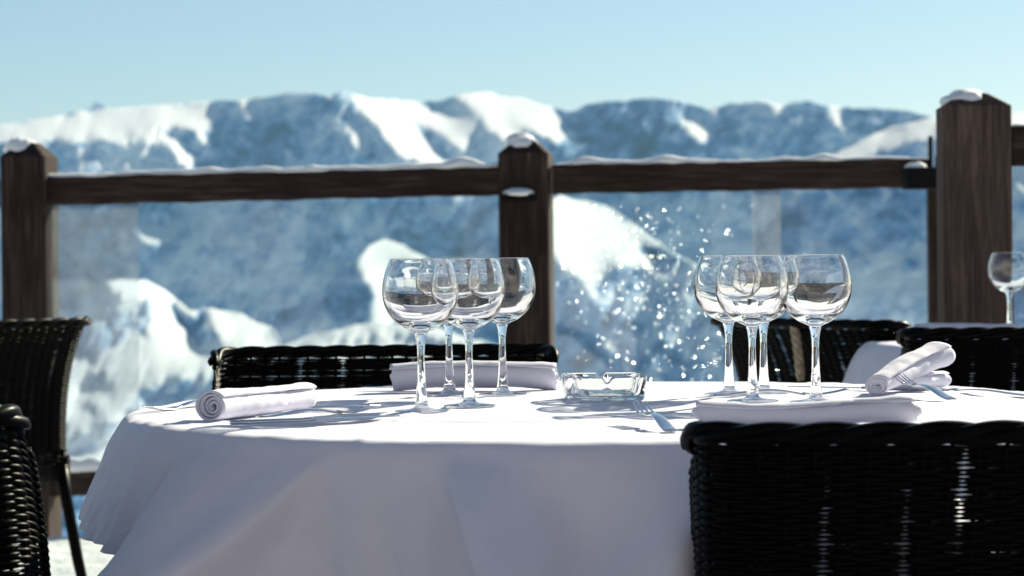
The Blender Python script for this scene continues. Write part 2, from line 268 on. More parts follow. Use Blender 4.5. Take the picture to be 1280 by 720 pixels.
-18,30,17,-12,-26,13,18,0,-5,-12,8,5,-3,-3,-11,-7,0,0,0,0,-1,1,0,0,0,0,0,0,-1,1,0,0,0,0,0,0,0,1,0,-2,-6,-16,-9,3,5,-10,4,13,0,-19,-8,4,31,31,-20,-34,
-5,15,29,-33,-1,37,8,-19,-25,22,19,-1,-10,-16,11,10,-2,-3,-6,2,-5,-8,-3,-1,0,1,0,0,0,0,0,0,-1,1,0,0,0,0,0,0,0,0,-1,-4,-10,-12,3,-2,-8,5,6,-12,5,15,0,
-19,-11,3,25,36,-1,-34,-22,-17,23,33,0,-24,-22,26,19,-1,-10,-20,9,17,-3,-5,-8,9,0,-2,-7,-3,-5,-2,-1,0,0,0,0,0,-1,1,0,0,0,0,0,0,0,-1,-3,-7,-11,-1,0,
-10,14,-6,-12,15,5,-22,8,23,-2,-25,-11,1,22,41,8,-27,20,20,-4,-31,-14,32,16,-2,-12,-22,8,22,-1,-7,-13,14,3,-5,-9,8,-5,-2,-5,-2,-2,-1,0,-1,0,1,0,0,0,0,
-1,-1,-2,-3,-6,-3,-11,5,-3,7,-7,-9,24,-12,-16,17,4,-22,7,23,1,-24,-13,0,13,39,23,41,-8,-37,-5,34,14,-1,-12,-26,7,26,0,-6,-18,13,6,-3,-13,11,0,-2,-8,1,
-1,-2,-2,-2,-1,-1,0,0,-1,-1,-1,-3,-2,-6,0,-6,1,0,-9,7,-4,15,-21,-1,26,-21,-11,27,-5,-25,11,29,-4,-27,-12,0,11,37,27,-39,5,36,10,-1,-13,-27,5,28,2,-5,
-19,9,10,0,-15,6,4,-1,-10,5,-1,0,-1,-6,0,-6,1,-2,-2,0,-4,-1,-1,0,-6,-2,-1,-2,9,-12,-2,6,6,2,-20,6,25,-27,-9,29,-9,-23,8,30,1,-27,-15,0,3,-20,16,36,6,
0,-12,-30,3,31,2,-1,-20,-3,18,1,-10,-7,13,0,-13,2,5,0,-2,-1,-2,-1,-7,-1,0,-3,-1,-3,-1,-3,0,-6,0,1,-3,5,-1,-11,2,4,17,-20,-10,17,14,-31,1,35,-20,-23,
12,32,-3,-30,-13,1,2,31,5,0,-12,-31,1,31,4,1,-17,-10,21,1,-3,-18,15,1,-3,-12,10,-3,2,-1,0,-3,0,-8,-1,0,-2,-3,-2,-1,-3,0,-5,-1,1,-4,1,14,-17,-5,3,11,
10,-26,-3,23,2,-28,2,34,-21,-20,9,32,5,-29,-18,35,4,0,-12,-32,-2,32,7,1,-13,-19,19,6,2,-17,2,8,2,-13,5,3,-2,-1,-6,-1,10,-9,-5,-1,0,-2,-2,-2,-2,-3,-1,
-3,-2,4,-6,-1,9,-3,-13,0,6,20,-13,-17,6,28,-18,-21,12,32,-31,-17,12,34,-2,-31,38,0,-12,-30,-6,32,10,-1,-6,-22,10,13,0,-10,-8,16,-1,-3,-9,6,2,-2,-4,1,
0,-5,0,-5,0,-2,-1,-2,-2,-1,-4,0,-2,-4,2,-2,-3,3,8,-14,-4,0,14,16,-29,-7,12,24,-26,-14,15,28,-33,-13,8,33,11,39,-11,-29,-11,28,16,-2,-1,-23,-2,22,-1,2,
-16,5,7,1,-11,-4,9,2,-3,-4,2,-3,-4,1,-5,-1,0,-3,-2,1,-4,-3,-1,-2,-3,1,2,-4,-1,12,-8,-12,1,3,23,-8,-25,0,25,10,-30,-10,25,18,-34,-11,13,30,-870,-3,4,
-34,-37,-29,7,2,-38,-42,-31,17,7,-43,-44,-4,5,-43,-44,7,13,-40,-40,13,2,-42,-6,9,-35,22,4,-35,-7,35,-29,4,-4,39,-10,-34,25,44,2,-31,-3,36,46,23,-29,
-6,40,43,5,-6,33,37,-10,-18,25,37,33,33,-26,-7,29,7,-8,-33,8,29,2,-10,-32,10,25,-1,-26,4,17,-3,-22,5,12,-3,-9,3,4,-7,2,1,-2,-3,1,4,-5,2,2,3,-3,-9,13,
11,-8,-13,4,19,7,-8,-31,7,34,4,-23,-15,32,6,-37,-11,40,13,-9,-27,35,-5,-29,7,26,1,-10,-31,19,19,0,-24,-18,27,11,-16,-17,23,2,-19,-3,16,-3,-15,7,6,-8,
2,0,-2,-3,3,3,-6,3,3,2,-5,-7,18,6,-15,-7,9,18,2,-22,-16,31,15,-11,-27,24,15,-29,-22,40,16,-6,-29,-5,31,6,-3,-30,1,27,3,-16,-26,26,14,-3,-30,-1,25,2,
-23,6,13,-10,-17,14,5,-12,-1,1,0,0,2,-4,-1,2,3,-6,4,2,3,-9,0,19,-5,-15,-6,26,9,-12,-25,15,27,-6,-30,15,25,-26,-28,38,19,-10,-30,10,32,-3,31,8,-6,-30,
12,22,1,-21,-15,28,6,-11,-28,17,17,-13,-14,19,-2,-18,5,8,-9,-5,5,2,-5,3,-4,-3,5,2,-6,5,1,1,-9,8,14,-12,-12,9,20,0,-22,-10,32,8,-25,-3,30,-15,-31,29,
22,-6,-29,5,28,-4,12,-16,30,11,-2,-31,8,21,1,-24,-9,28,4,-20,-17,23,6,-24,10,9,-13,-8,13,-1,-12,6,4,-9,6,-7,-1,5,0,-6,7,0,-1,-7,14,1,-13,-4,21,10,-14,
-21,25,17,-21,-11,32,-12,-34,27,26,-10,-30,14,27,-19,-34,41,-21,-24,27,14,-7,-28,15,18,-3,-27,5,23,-3,-26,2,20,-8,-17,19,-4,-19,13,3,-8,2,5,-16,12,
-10,0,14,-9,-6,14,-7,-2,-8,22,-20,3,5,19,-3,-22,3,28,-8,-23,27,2,-33,16,26,-5,-28,10,23,-15,-27,27,40,1,-12,-27,19,16,-4,-27,12,15,0,-27,8,18,-5,-25,
10,14,-17,6,6,-7,-9,11,0,8,1,10,5,1,1,-1,-2,-5,-11,-8,-3,7,-13,2,-9,23,-5,-10,-11,27,2,-24,21,5,-33,15,28,-9,-28,17,23,-26,-20,36,12,12,25,3,-9,-28,
18,17,-9,-23,17,9,-5,-22,15,11,-8,-18,10,7,-13,5,9,4,11,8,4,3,2,0,0,0,0,0,-1,-1,-3,-5,-11,-9,-11,4,-3,-6,-7,11,15,-22,9,14,-24,4,25,-3,-26,14,17,-26,
-7,32,5,-22,-5,8,31,7,-3,-28,8,19,-6,-21,15,6,-3,-16,10,3,-5,-6,3,4,15,11,6,3,0,0,0,-1,1,0,0,0,0,0,0,0,0,0,-2,-8,-14,-14,-3,-5,17,-14,2,13,-21,1,25,
-6,-23,19,14,-28,1,29,-1,-32,-24,34,-26,-10,29,14,-4,-23,7,17,-9,-17,16,0,-6,-6,5,2,-1,13,14,6,1,0,0,0,0,0,0,-1,0,0,1,0,0,0,0,0,0,0,0,-2,-7,-16,-8,-5,
-5,11,-9,-2,15,1,-19,13,10,-26,10,24,-9,-34,-9,22,37,2,-16,-22,17,22,2,-23,0,17,-5,-14,13,-1,-4,-2,7,17,8,2,-1,0,0,-1,1,0,0,0,0,0,0,-1,0,1,0,0,0,0,0,
0,0,0,-2,-10,-20,-2,-5,-2,11,2,-16,14,7,-23,15,16,-17,-31,5,32,16,41,-2,0,-6,-24,5,24,3,-15,-1,10,-5,-8,7,-2,11,14,4,0,-1,1,0,0,0,-1,0,1,0,0,0,0,0,0,
-1,0,0,1,0,0,0,0,0,1,-2,-5,-18,-10,1,5,-11,8,5,-19,18,10,-23,-23,21,26,4,1,20,13,10,-2,-1,-19,-11,25,7,-14,-2,8,-3,-2,14,10,3,0,0,0,-1,1,0,0,0,0,-1,0,
1,0,0,0,0,0,0,0,-1,0,0,0,0,0,0,1,0,-2,-17,-10,-5,6,1,-13,19,0,-26,-5,27,14,0,-1,-11,41,-14,-4,16,5,-1,-10,-17,18,6,-5,-3,1,11,10,3,-1,-1,1,0,0,-1,1,0,
0,0,0,0,-1,0,1,0,0,0,0,0,0,0,0,0,0,0,0,0,0,0,-1,-15,-12,1,-8,14,-4,-22,7,23,7,-1,-6,-18,-15,45,1,-8,-13,5,12,4,-7,-17,11,4,-1,9,10,2,-1,0,0,0,0,0,0,
-1,0,1,0,0,0,0,0,-1,0,1,0,0,0,0,0,0,0,0,0,0,0,0,0,0,-2,-14,-11,9,-13,-11,16,16,1,-4,-15,-19,-3,12,15,13,14,2,-8,-8,8,9,-1,-11,5,5,11,2,-1,1,0,0,-1,1,
0,0,0,0,-1,1,0,0,0,0,0,0,-1,0,0,1,0,0,0,0,0,0,0,0,0,0,0,1,-4,-13,-11,1,10,6,-1,-11,-16,-7,11,16,9,38,-6,-8,6,16,-1,-9,-2,9,1,-2,11,4,-1,0,0,0,0,0,-1,
1,0,0,0,0,-1,0,1,0,0,0,0,0,0,0,-1,0,1,0,0,0,0,0,0,0,0,0,0,1,-6,-10,3,-3,-1,-15,-9,5,17,9,1,1,42,-1,4,-6,-12,10,9,0,-7,5,7,5,0,0,0,-1,1,0,0,0,-1,0,1,0,
0,0,0,-1,0,1,0,0,0,0,0,0,0,-1,0,0,0,0,0,1,0,0,0,0,0,0,-9,-10,1,-10,-1,11,10,1,0,-3,-9,35,6,4,2,0,-6,-4,4,6,1,7,1,0,0,0,0,-1,1,0,0,0,0,-1,1,0,0,0,0,0,
-1,0,1,0,0,0,0,0,0,0,0,0,0,0,-1,0,0,0,0,0,1,-1,-9,-7,1,7,3,-1,-4,-10,-15,-10,35,-2,-3,7,8,3,1,-2,-1,7,3,0,0,0,0,0,0,-1,1,0,0,0,0,-1,1,0,0,0,0,0,0,-1,
0,1,0,0,0,0,0,0,0,0,0,0,0,0,0,0,0,0,0,-5,-7,0,3,-5,-10,-10,-5,9,11,48,-1,0,-3,-4,1,4,4,2,5,0,0,-1,1,0,0,0,0,-1,1,0,0,0,0,-1,0,1,0,0,0,0,0,0,-1,0,1,0,
0,0,0,0,0,0,0,0,0,0,0,0,0,0,-1,-8,-5,-9,-3,2,8,7,3,0,44,4,2,0,1,0,-2,0,5,2,0,0,0,-1,1,0,0,0,0,-1,1,0,0,0,0,0,-1,0,1,0,0,0,0,0,0,-1,0,0,1,0,0,0,0,0,0,
0,0,0,0,0,0,0,-4,-5,2,2,1,-1,0,-4,-3,41,-2,1,1,3,4,4,0,4,0,0,0,0,0,-1,1,0,0,0,0,-1,1,0,0,0,0,0,0,-1,1,0,0,0,0,0,0,0,0,-1,0,1,0,0,0,0,0,0,0,0,0,0,0,-1,
-4,-4,-4,-3,-2,-1,2,2,38,6,3,2,1,-2,0,6,1,1,0,0,0,0,0,-1,1,0,0,0,0,-1,0,1,0,0,0,0,0,-1,0,1,0,0,0,0,0,0,0,0,-1,0,1,0,0,0,0,0,0,0,0,0,0,-4,-3,1,1,1,-1,
-2,-1,44,-2,-1,2,3,3,4,2,1,0,0,0,0,0,0,0,-1,1,0,0,0,0,0,-1,1,0,0,0,0,0,0,-1,0,1,0,0,0,0,0,0,0,0,-1,0,0,1,0,0,0,0,0,0,0,-2,-1,-4,0,-3,-2,-5,-7,49,2,1,
1,0,1,1,1,0,-1,1,0,0,0,0,0,0,-1,1,0,0,0,0,0,-1,0,1,0,0,0,0,0,0,-1,0,1,0,0,0,0,0,0,0,0,0,-1,1,0,0,0,0,0,0,-1,-5,-3,-7,-4,-4,-1,1,40,3,3,3,3,1,1,2,0,0,
-1,1,0,0,0,0,0,0,-1,1,0,0,0,0,0,0,-1,1,0,0,0,0,0,0,0,-1,0,1,0,0,0,0,0,0,0,0,-1,1,0,0,0,0,0,-1,-2,-2,-1,0,0,2,0,49,1,2,1,0,2,1,0,0,0,0,-1,1,0,0,0,0,0,
0,-1,1,0,0,0,0,0,0,-1,0,1,0,0,0,0,0,0,0,-1,1,0,0,0,0,0,0,0,0,-1,0,1,0,0,0,0,-2,-2,0,-3,-3,-5,-5,36,3,3,3,3,4,4,0,0,0,0,0,-1,1,0,0,0,0,0,0,-1,0,1,0,0,
0,0,0,0,-1,0,1,0,0,0,0,0,0,-1,0,0,1,0,0,0,0,0,0,0,-1,1,0,0,0,-1,-1,-5,-3,-3,-2,-1,35,3,3,3,4,3,4,1,0,0,0,0,0,-1,1,0,0,0,0,0,0,0,-1,1,0,0,0,0,0,0,0,-1,
0,1,0,0,0,0,0,0,0,0,0,0,0,0,0,0,0,0,-1,1,0,0,-1,0,1,-1,1,-1,0,50,1,1,1,1,1,0,1,0,0,0,0,0,0,-1,1,0,0,0,0,0,0,0,-1,0,1,0,0,0,0,0,0,0,-1,0,1,0,0,0,0,0,
-1,0,1,0,0,0,0,0,0,0,-1,0,1,0,0,-1,0,-1,-1,-2,43,2,2,2,2,2,2,0,1,0,0,0,0,0,0,-1,0,1,0,0,0,0,0,0,0,-1,0,1,0,0,0,0,0,0,0,-1,1,0,0,0,0,0,0,-1,1,0,0,0,0,
0,0,0,0,0,0,-6,-5,-5,-4,-3,-3,44,2,2,2,1,3,1,1,0,0,0,0,0,0,0,0,0,-1,1,0,0,0,0,0,0,0,0,-1,1,0,0,0,0,0,0,0,-1,0,1,0,0,0,0,0,-1,1,0,0,0,0,0,0,0,0,-1,-1,
-1,-2,-3,-3,-4,45,2,2,2,1,0,0,4,-1,0,1,0,0,0,0,0,0,0,-1,0,1,0,0,0,0,0,0,0,-1,0,1,0,0,0,0,0,0,0,-1,1,0,0,0,0,0,-1,0,1,0,0,0,0,0,-1,0,-2,-3,-2,-2,-1,0,
47,1,1,1,2,0,2,1,1,0,-1,1,0,0,0,0,0,0,0,0,-1,0,1,0,0,0,0,0,0,0,-1,0,1,0,0,0,0,0,0,-1,1,0,0,0,0,0,0,-1,1,0,0,0,0,0,-3,-3,-2,-2,0,0,-2,19,3,4,4,5,7,7,5,
2,0,0,-1,1,0,0,0,0,0,0,0,0,0,-1,1,0,0,0,0,0,0,0,0,-1,0,1,0,0,0,0,0,-1,1,0,0,0,0,0,0,-1,1,0,0,0,-1,-1,-2,-1,-2,-3,-1,-1,48,2,2,1,-1,-1,-1,1,5,0,0,0,-1,
1,0,0,0,0,0,0,0,0,0,-1,0,0,1,0,0,0,0,0,0,0,-1,0,1,0,0,0,0,-1,0,1,0,0,0,0,0,-1,1,0,0,-2,-2,0,-1,-1,-1,-5,-3,43,-4,-2,0,2,3,5,4,4,1,0,0,0,-1,1,0,0,0,0,
0,0,0,0,0,0,0,-1,0,1,0,0,0,0,0,0,0,-1,1,0,0,0,0,0,-1,1,0,0,0,0,0,-1,1,-1,-2,-5,-3,-1,-2,-1,1,3,32,8,4,2,3,2,-1,-4,7,3,0,0,0,0,-1,0,0,1,0,0,0,0,0,0,0,
0,0,0,-1,0,1,0,0,0,0,0,0,-1,0,1,0,0,0,0,-1,1,0,0,0,0,0,0,-1,-5,1,-1,-3,1,-2,-3,-6,49,-1,-2,3,-3,-7,-5,7,7,7,1,0,0,0,0,0,0,-1,0,0,0,1,0,0,0,0,0,0,0,0,
-1,0,1,0,0,0,0,0,0,-1,1,0,0,0,0,0,0,0,0,0,0,-1,-4,-6,-4,1,5,0,-1,-2,1,49,-4,-4,-15,-5,6,10,7,-1,9,4,0,0,0,0,0,0,0,0,0,0,-1,0,1,0,0,0,0,0,0,0,0,-1,0,1,
0,0,0,0,0,-1,1,0,0,0,-1,0,1,0,0,1,-4,-7,4,-2,-6,-8,2,6,5,-2,19,-7,2,15,14,6,1,-4,-3,1,11,1,0,0,0,0,0,0,0,0,0,0,0,-1,0,0,1,0,0,0,0,0,0,0,-1,0,1,0,0,0,
0,-1,1,0,0,0,0,0,0,0,-1,-6,0,-2,2,0,-1,-9,-9,2,0,17,17,11,4,-1,-5,-11,-5,8,4,9,8,0,0,0,0,0,0,0,0,0,0,0,0,0,0,-1,0,0,1,0,0,0,0,0,0,-1,1,0,0,0,0,-1,1,0,
0,0,-1,1,0,-5,-8,-9,8,5,2,-2,1,-1,-13,-7,49,0,-1,-8,-16,-5,10,14,-11,1,5,14,5,-1,0,0,0,0,0,0,0,0,0,0,0,0,0,0,0,-1,0,1,0,0,0,0,0,-1,0,1,0,0,0,-1,1,0,0,
0,0,-3,-11,-2,5,-15,-5,13,9,0,-3,2,3,48,-9,-17,-10,12,15,4,-17,4,8,-2,3,14,3,0,0,0,0,0,0,0,0,0,0,0,0,0,0,0,0,0,-1,0,1,0,0,0,0,0,-1,1,0,0,0,-1,1,0,1,
-3,-10,-3,-1,-6,7,-7,-19,5,15,12,1,0,16,-11,9,22,11,-9,-20,12,13,-14,-4,7,7,16,1,-1,0,0,0,0,0,0,0,0,0,1,0,0,0,0,0,0,0,-1,0,1,0,0,0,0,-1,1,0,0,0,0,1,
-2,-10,-10,0,5,3,-9,6,1,-20,-15,7,23,12,9,22,14,-1,-16,-12,20,5,-18,-1,10,-1,-2,10,15,3,-1,0,0,0,0,0,0,0,0,-1,0,0,1,0,0,0,0,0,0,-1,0,1,0,0,0,-1,1,0,0,
0,-2,-11,-10,-1,1,1,5,4,-9,3,6,-9,-23,-13,10,43,3,-7,-22,0,23,1,-26,2,20,-3,-9,-2,1,13,16,4,-1,0,0,0,0,0,0,0,0,0,0,-1,0,0,1,0,0,0,0,0,-1,1,0,0,0,-1,1,
1,-3,-11,-13,1,1,-7,-1,9,5,3,-4,-4,10,1,-20,-25,42,-18,-17,19,16,-10,-27,15,20,-8,-13,-3,9,5,-4,6,17,7,0,0,0,0,0,0,0,0,0,0,0,0,0,-1,0,1,0,0,0,0,-1,1,
0,0,1,-1,-5,-14,-11,1,2,4,-1,-10,-4,11,10,-1,2,-7,5,6,-4,8,5,23,6,-16,-24,21,18,-9,-15,-7,12,8,-9,-5,4,4,19,12,1,0,-1,0,1,0,0,0,0,0,0,0,0,0,-1,0,1,0,
0,0,-1,1,1,-2,-8,-17,-9,0,7,-7,2,13,-1,-18,-9,16,13,-2,3,-3,-1,7,24,16,-2,-24,-16,30,13,-11,-19,-6,21,8,-9,-15,1,6,8,-7,12,16,8,2,1,-2,0,0,0,0,1,0,0,
0,0,0,0,-1,1,0,0,0,-2,-6,-13,-16,3,3,-5,-1,9,-10,5,13,0,-17,-16,14,19,-2,1,3,-4,42,-8,-30,-3,32,8,-11,-21,-8,23,10,-7,-22,3,13,7,-22,5,2,12,6,15,7,3,
1,-1,0,0,-1,0,1,0,0,0,0,1,-1,-1,-2,-4,-12,-17,-1,1,-12,16,2,-10,8,6,-20,9,19,0,-20,-20,12,23,2,-5,7,28,-34,11,30,5,-15,-22,-3,26,10,-5,-28,-3,20,10,
-23,-4,7,12,-21,10,5,10,8,10,7,2,2,0,1,-1,0,0,0,-2,-2,-5,-8,-11,-6,-14,11,-3,9,-4,-14,23,-3,-17,17,4,-21,10,18,2,-16,-26,5,25,9,-9,-10,23,25,2,-16,
-22,-5,27,13,-4,-29,-8,23,14,-15,-22,15,15,-18,-7,5,15,-18,8,3,7,2,13,2,2,1,1,-4,-2,-8,-5,-13,6,-12,11,2,-15,17,-4,13,-17,-1,22,-10,-15,25,-3,-28,17,
21,-1,-15,-26,-1,26,18,17,21,1,-20,-22,2,27,11,-2,-29,-14,23,17,-8,-29,10,20,-8,-21,10,13,-14,-7,0,4,6,10,-23,3,8,-9,11,-11,-3,17,2,-10,5,-2,-2,16,
-10,-5,16,3,2,-25,14,19,-16,-13,27,-2,-28,15,21,1,-12,-28,-8,19,38,0,-21,-21,1,27,14,-1,-25,-22,16,24,1,-31,-7,27,6,-26,-5,24,-1,-18,-3,6,0,2,3,-11,0,
6,-3,6,-4,-4,12,-2,-5,3,4,-11,18,1,-20,11,13,7,-12,-19,28,6,-23,0,26,-10,-29,22,21,-1,-11,-26,-14,37,-25,-19,7,26,11,0,-24,-27,16,28,4,-22,-22,23,16,
-18,-21,19,14,-15,-16,8,4,-2,2,0,-4,-2,4,-2,6,-6,-1,11,-1,-5,-3,10,-10,8,15,-14,-16,17,14,5,-21,-8,30,2,-27,7,22,-10,-28,21,20,1,-9,-24,9,-18,7,26,14,
0,-16,-33,4,30,11,-11,-35,12,26,-2,-33,5,25,-11,-6,-10,11,10,-17,1,10,-10,1,2,-2,5,-3,-4,7,4,-3,-8,15,-9,-2,19,-2,-20,0,20,9,-4,-29,13,25,-6,-30,21,
18,-16,-27,27,19,-1,-7,-10,13,23,11,0,-14,-35,2,30,14,-4,-35,-5,30,7,-21,-12,19,10,-13,-11,-1,13,-6,-5,8,-3,-5,0,2,-1,4,-2,-4,5,4,-1,-7,9,0,-10,16,8,
-12,-17,10,21,3,-11,-21,26,12,-10,-27,27,12,-17,-25,26,18,-1,2,22,15,-1,-6,-38,-11,27,24,1,-25,-25,21,21,-3,-27,2,21,4,-4,-12,-5,7,-7,-1,8,-6,-3,0,0,
0,4,0,-6,5,4,-1,-6,7,3,-15,12,15,-5,-16,-8,20,16,-2,-25,-4,31,4,-19,-19,31,10,-24,-20,30,16,426,39,38,39,39,38,35,35,35,35,33,29,29,29,29,25,25,23,23,
19,18,17,16,13,11,10,9,7,4,1,1,1,-2,-7,-7,-10,-9,-11,-13,-13,-19,-21,-20,-19,-23,-27,-28,-27,-28,-29,-33,-33,-34,-34,-36,-37,-36,-37,-39,-40,-40,39,1,
1,0,-1,1,3,0,0,-1,2,3,0,0,0,2,0,1,0,2,0,1,0,0,1,0,1,0,0,0,0,0,0,0,-1,0,0,-1,0,-1,-1,0,-1,0,-2,-1,1,-1,0,-3,0,-1,0,-1,-1,1,-1,-2,0,0,0,38,2,0,0,1,0,0,
2,0,1,0,2,2,0,0,1,1,0,1,1,1,0,0,2,-1,1,0,0,1,0,0,0,-1,0,0,0,0,0,-1,-2,0,0,0,-2,-1,0,-1,1,-3,-1,0,0,-1,-2,1,-1,-1,-1,-1,0,0,39,-1,2,1,0,-1,1,2,1,0,0,1,
2,1,0,0,2,1,0,1,1,0,1,0,1,0,0,1,0,0,0,0,0,0,-1,0,-1,0,0,-2,0,0,0,-3,-1,1,0,-2,-1,-1,-1,0,-1,0,0,-2,-2,0,0,0,0,39,-1,0,1,1,1,0,-1,3,1,0,0,1,2,1,1,0,1,
0,1,1,1,0,1,1,0,0,0,0,1,0,0,0,-1,0,0,0,-1,-1,-1,0,0,-1,-2,0,-1,0,-2,-1,0,0,-2,-1,1,-2,-1,0,0,0,-1,-1,37,2,0,0,1,1,-1,1,0,2,1,0,1,2,1,0,0,2,1,-1,2,1,1,
0,0,1,-1,2,0,0,0,0,-1,0,0,0,0,-1,-1,-1,-1,1,-2,-1,0,0,-2,-2,0,-1,-1,0,0,-2,-2,0,0,0,-1,0,0,36,1,1,0,0,1,2,0,0,1,2,0,0,1,2,1,1,0,1,1,0,1,1,0,2,0,0,-1,
2,0,0,-2,1,1,-1,0,-1,0,-2,-1,1,-2,-1,0,0,-1,-2,-1,-1,0,-1,-1,0,-2,0,0,0,-2,0,-1,-1,35,0,2,1,0,1,1,1,0,0,0,3,0,0,1,2,1,0,2,0,1,1,1,1,-2,-3,-3,-4,-5,-1,
-1,1,2,4,5,4,1,-1,1,0,0,-4,1,0,-1,-2,-1,0,-1,-1,0,-1,-2,0,0,-1,-1,0,0,-1,-2,35,1,-1,2,2,-1,0,1,2,0,0,1,2,0,1,1,2,1,0,2,0,-1,-5,-9,-8,-8,-6,-6,-2,-1,0,
0,1,3,5,6,8,11,8,5,-3,2,-2,0,-2,-1,-1,0,-1,-1,-1,-1,-1,-1,0,-1,0,0,-2,-1,0,35,0,0,0,1,2,1,0,0,2,1,-1,2,2,-1,1,1,2,2,-2,-8,-14,-13,-7,-6,-2,0,1,0,0,0,
0,0,0,0,0,2,4,9,14,14,7,1,-3,-1,-1,0,-2,0,-1,-1,-1,-1,0,-1,0,-1,-2,0,0,0,33,2,1,-1,0,1,1,1,1,0,2,0,0,2,2,0,2,1,-9,-15,-14,-8,-2,-2,1,0,0,0,0,0,0,0,0,
0,0,0,0,1,0,2,10,15,14,6,-1,-1,-2,1,-2,0,-2,-1,0,0,-1,-1,-2,1,-1,-1,-1,29,1,3,2,0,0,1,2,0,1,0,2,0,0,2,3,-3,-15,-18,-9,-2,0,0,0,0,1,0,0,0,0,0,0,0,0,0,
0,0,-1,0,1,-1,3,10,19,13,1,-1,-2,0,-2,-1,0,-1,-1,-1,-1,0,-1,0,-2,-3,29,0,1,3,2,0,0,0,2,1,0,2,2,0,2,-6,-19,-15,-4,-1,0,0,0,1,0,0,0,0,0,0,0,0,0,0,0,0,0,
0,0,-1,0,0,2,5,17,17,4,-2,-2,-1,0,-1,0,-2,-1,0,0,-2,-3,-1,0,29,0,0,0,2,3,1,0,0,1,2,0,2,2,-8,-20,-13,-2,0,0,0,1,0,0,0,0,0,0,0,0,0,0,0,0,0,0,0,0,0,0,0,
-1,0,0,3,15,20,4,-2,0,-1,-1,-1,-1,0,-1,-2,-2,-1,0,0,28,1,0,0,0,1,3,2,0,0,2,1,1,-7,-20,-12,0,-1,0,1,0,0,0,0,0,0,0,0,0,0,0,0,0,0,0,0,0,0,0,0,0,0,-1,0,0,
2,12,22,5,-3,0,-1,-2,1,-2,-2,-2,-1,0,0,0,28,0,0,1,0,0,0,2,3,1,-1,3,-6,-20,-12,1,-1,0,1,0,0,0,0,0,0,0,0,0,0,0,0,0,0,0,0,0,0,0,0,0,0,0,0,0,-1,0,2,12,21,
4,-3,-1,0,-2,-2,-2,0,1,0,0,-1,24,2,1,0,1,1,0,0,1,3,2,-3,-19,-13,0,-1,0,1,0,0,0,0,0,0,0,0,0,0,0,0,0,0,0,0,0,0,0,0,0,0,0,0,0,0,0,-1,0,2,14,17,2,-1,-2,
-2,-1,1,0,0,-1,-2,-2,23,2,1,0,0,0,2,1,0,0,2,-14,-15,-2,-1,0,1,0,0,0,0,0,0,0,0,0,0,0,0,0,0,0,0,0,0,0,0,0,0,0,0,0,0,0,0,0,-1,0,3,17,12,-1,-2,0,1,-1,-1,
-2,-1,-1,0,21,-1,2,3,1,1,-1,1,1,2,-8,-19,-4,0,0,1,0,0,0,0,0,0,0,0,0,0,0,0,0,0,0,0,0,0,0,0,0,0,0,0,0,0,0,0,0,0,0,0,0,5,19,5,0,-1,-1,-1,-1,-2,-1,0,0,20,
1,0,0,1,2,2,0,0,0,-16,-10,-1,0,1,0,0,0,0,0,0,0,0,0,0,0,0,0,0,0,0,0,0,0,0,0,0,0,0,0,0,0,0,0,0,0,0,-1,0,1,11,15,0,-1,0,-1,-2,1,0,-1,0,19,0,1,0,1,0,1,1,
3,-11,-14,-1,0,0,0,0,0,0,0,0,0,0,0,0,0,0,0,0,0,0,0,0,0,0,0,0,0,0,0,0,0,0,0,0,0,0,0,0,-1,1,2,15,8,0,-2,-1,1,-1,-1,0,-2,15,2,0,2,1,0,0,1,0,-14,-8,0,0,1,
0,0,0,0,0,0,0,0,0,0,0,0,0,0,0,0,0,0,0,0,0,0,0,0,0,0,0,0,0,0,0,0,0,0,0,0,0,9,14,-1,-1,0,-1,-1,-2,-2,0,16,0,0,0,0,2,1,1,-6,-12,-2,0,0,0,0,0,0,0,0,0,0,0,
0,0,0,0,0,0,0,0,0,0,0,0,0,0,0,0,0,0,0,0,0,0,0,0,0,0,0,-1,0,3,13,4,0,-2,-1,-1,0,1,-1,16,0,1,-1,1,-1,0,1,-9,-7,-2,0,1,0,0,0,0,0,0,0,0,0,0,0,0,0,0,0,0,0,
0,0,0,0,0,0,0,0,0,0,0,0,0,0,0,0,0,0,0,0,0,0,9,8,-1,0,0,0,0,-1,1,9,1,1,2,0,2,1,-2,-9,-6,1,0,0,0,0,0,0,0,0,0,0,0,0,0,0,0,0,0,0,0,0,0,0,0,0,0,0,0,0,0,0,
0,0,0,0,0,0,0,0,0,-1,1,4,10,1,0,-1,-1,0,-1,-1,8,0,0,0,2,0,1,-2,-8,-2,0,1,0,0,0,0,0,0,0,0,0,0,0,0,0,0,0,0,0,0,0,0,0,0,0,0,0,0,0,0,0,0,0,0,0,0,0,0,0,0,
0,0,1,10,1,0,0,0,-1,1,-1,10,0,0,0,-1,0,0,-3,-6,0,0,0,0,0,0,0,0,0,0,0,0,0,0,0,0,0,0,0,0,0,0,0,0,0,0,0,0,0,0,0,0,0,0,0,0,0,0,0,0,0,0,0,1,5,5,0,-1,0,0,
-1,0,6,1,0,1,1,0,1,-5,-6,1,0,0,0,0,0,0,0,0,0,0,0,0,0,0,0,0,0,0,0,0,0,0,0,0,0,0,0,0,0,0,0,0,0,0,0,0,0,0,0,0,0,0,0,5,3,0,0,1,0,0,0,6,0,0,0,0,0,0,-4,-2,
0,0,0,0,0,0,0,0,0,0,0,0,0,0,0,0,0,0,0,0,0,0,0,0,0,0,0,0,0,0,0,0,0,0,0,0,0,0,0,0,0,0,0,0,3,5,-1,0,-2,-1,-1,-1,6,0,1,-1,0,0,-1,-4,-1,0,0,0,0,0,0,0,0,0,
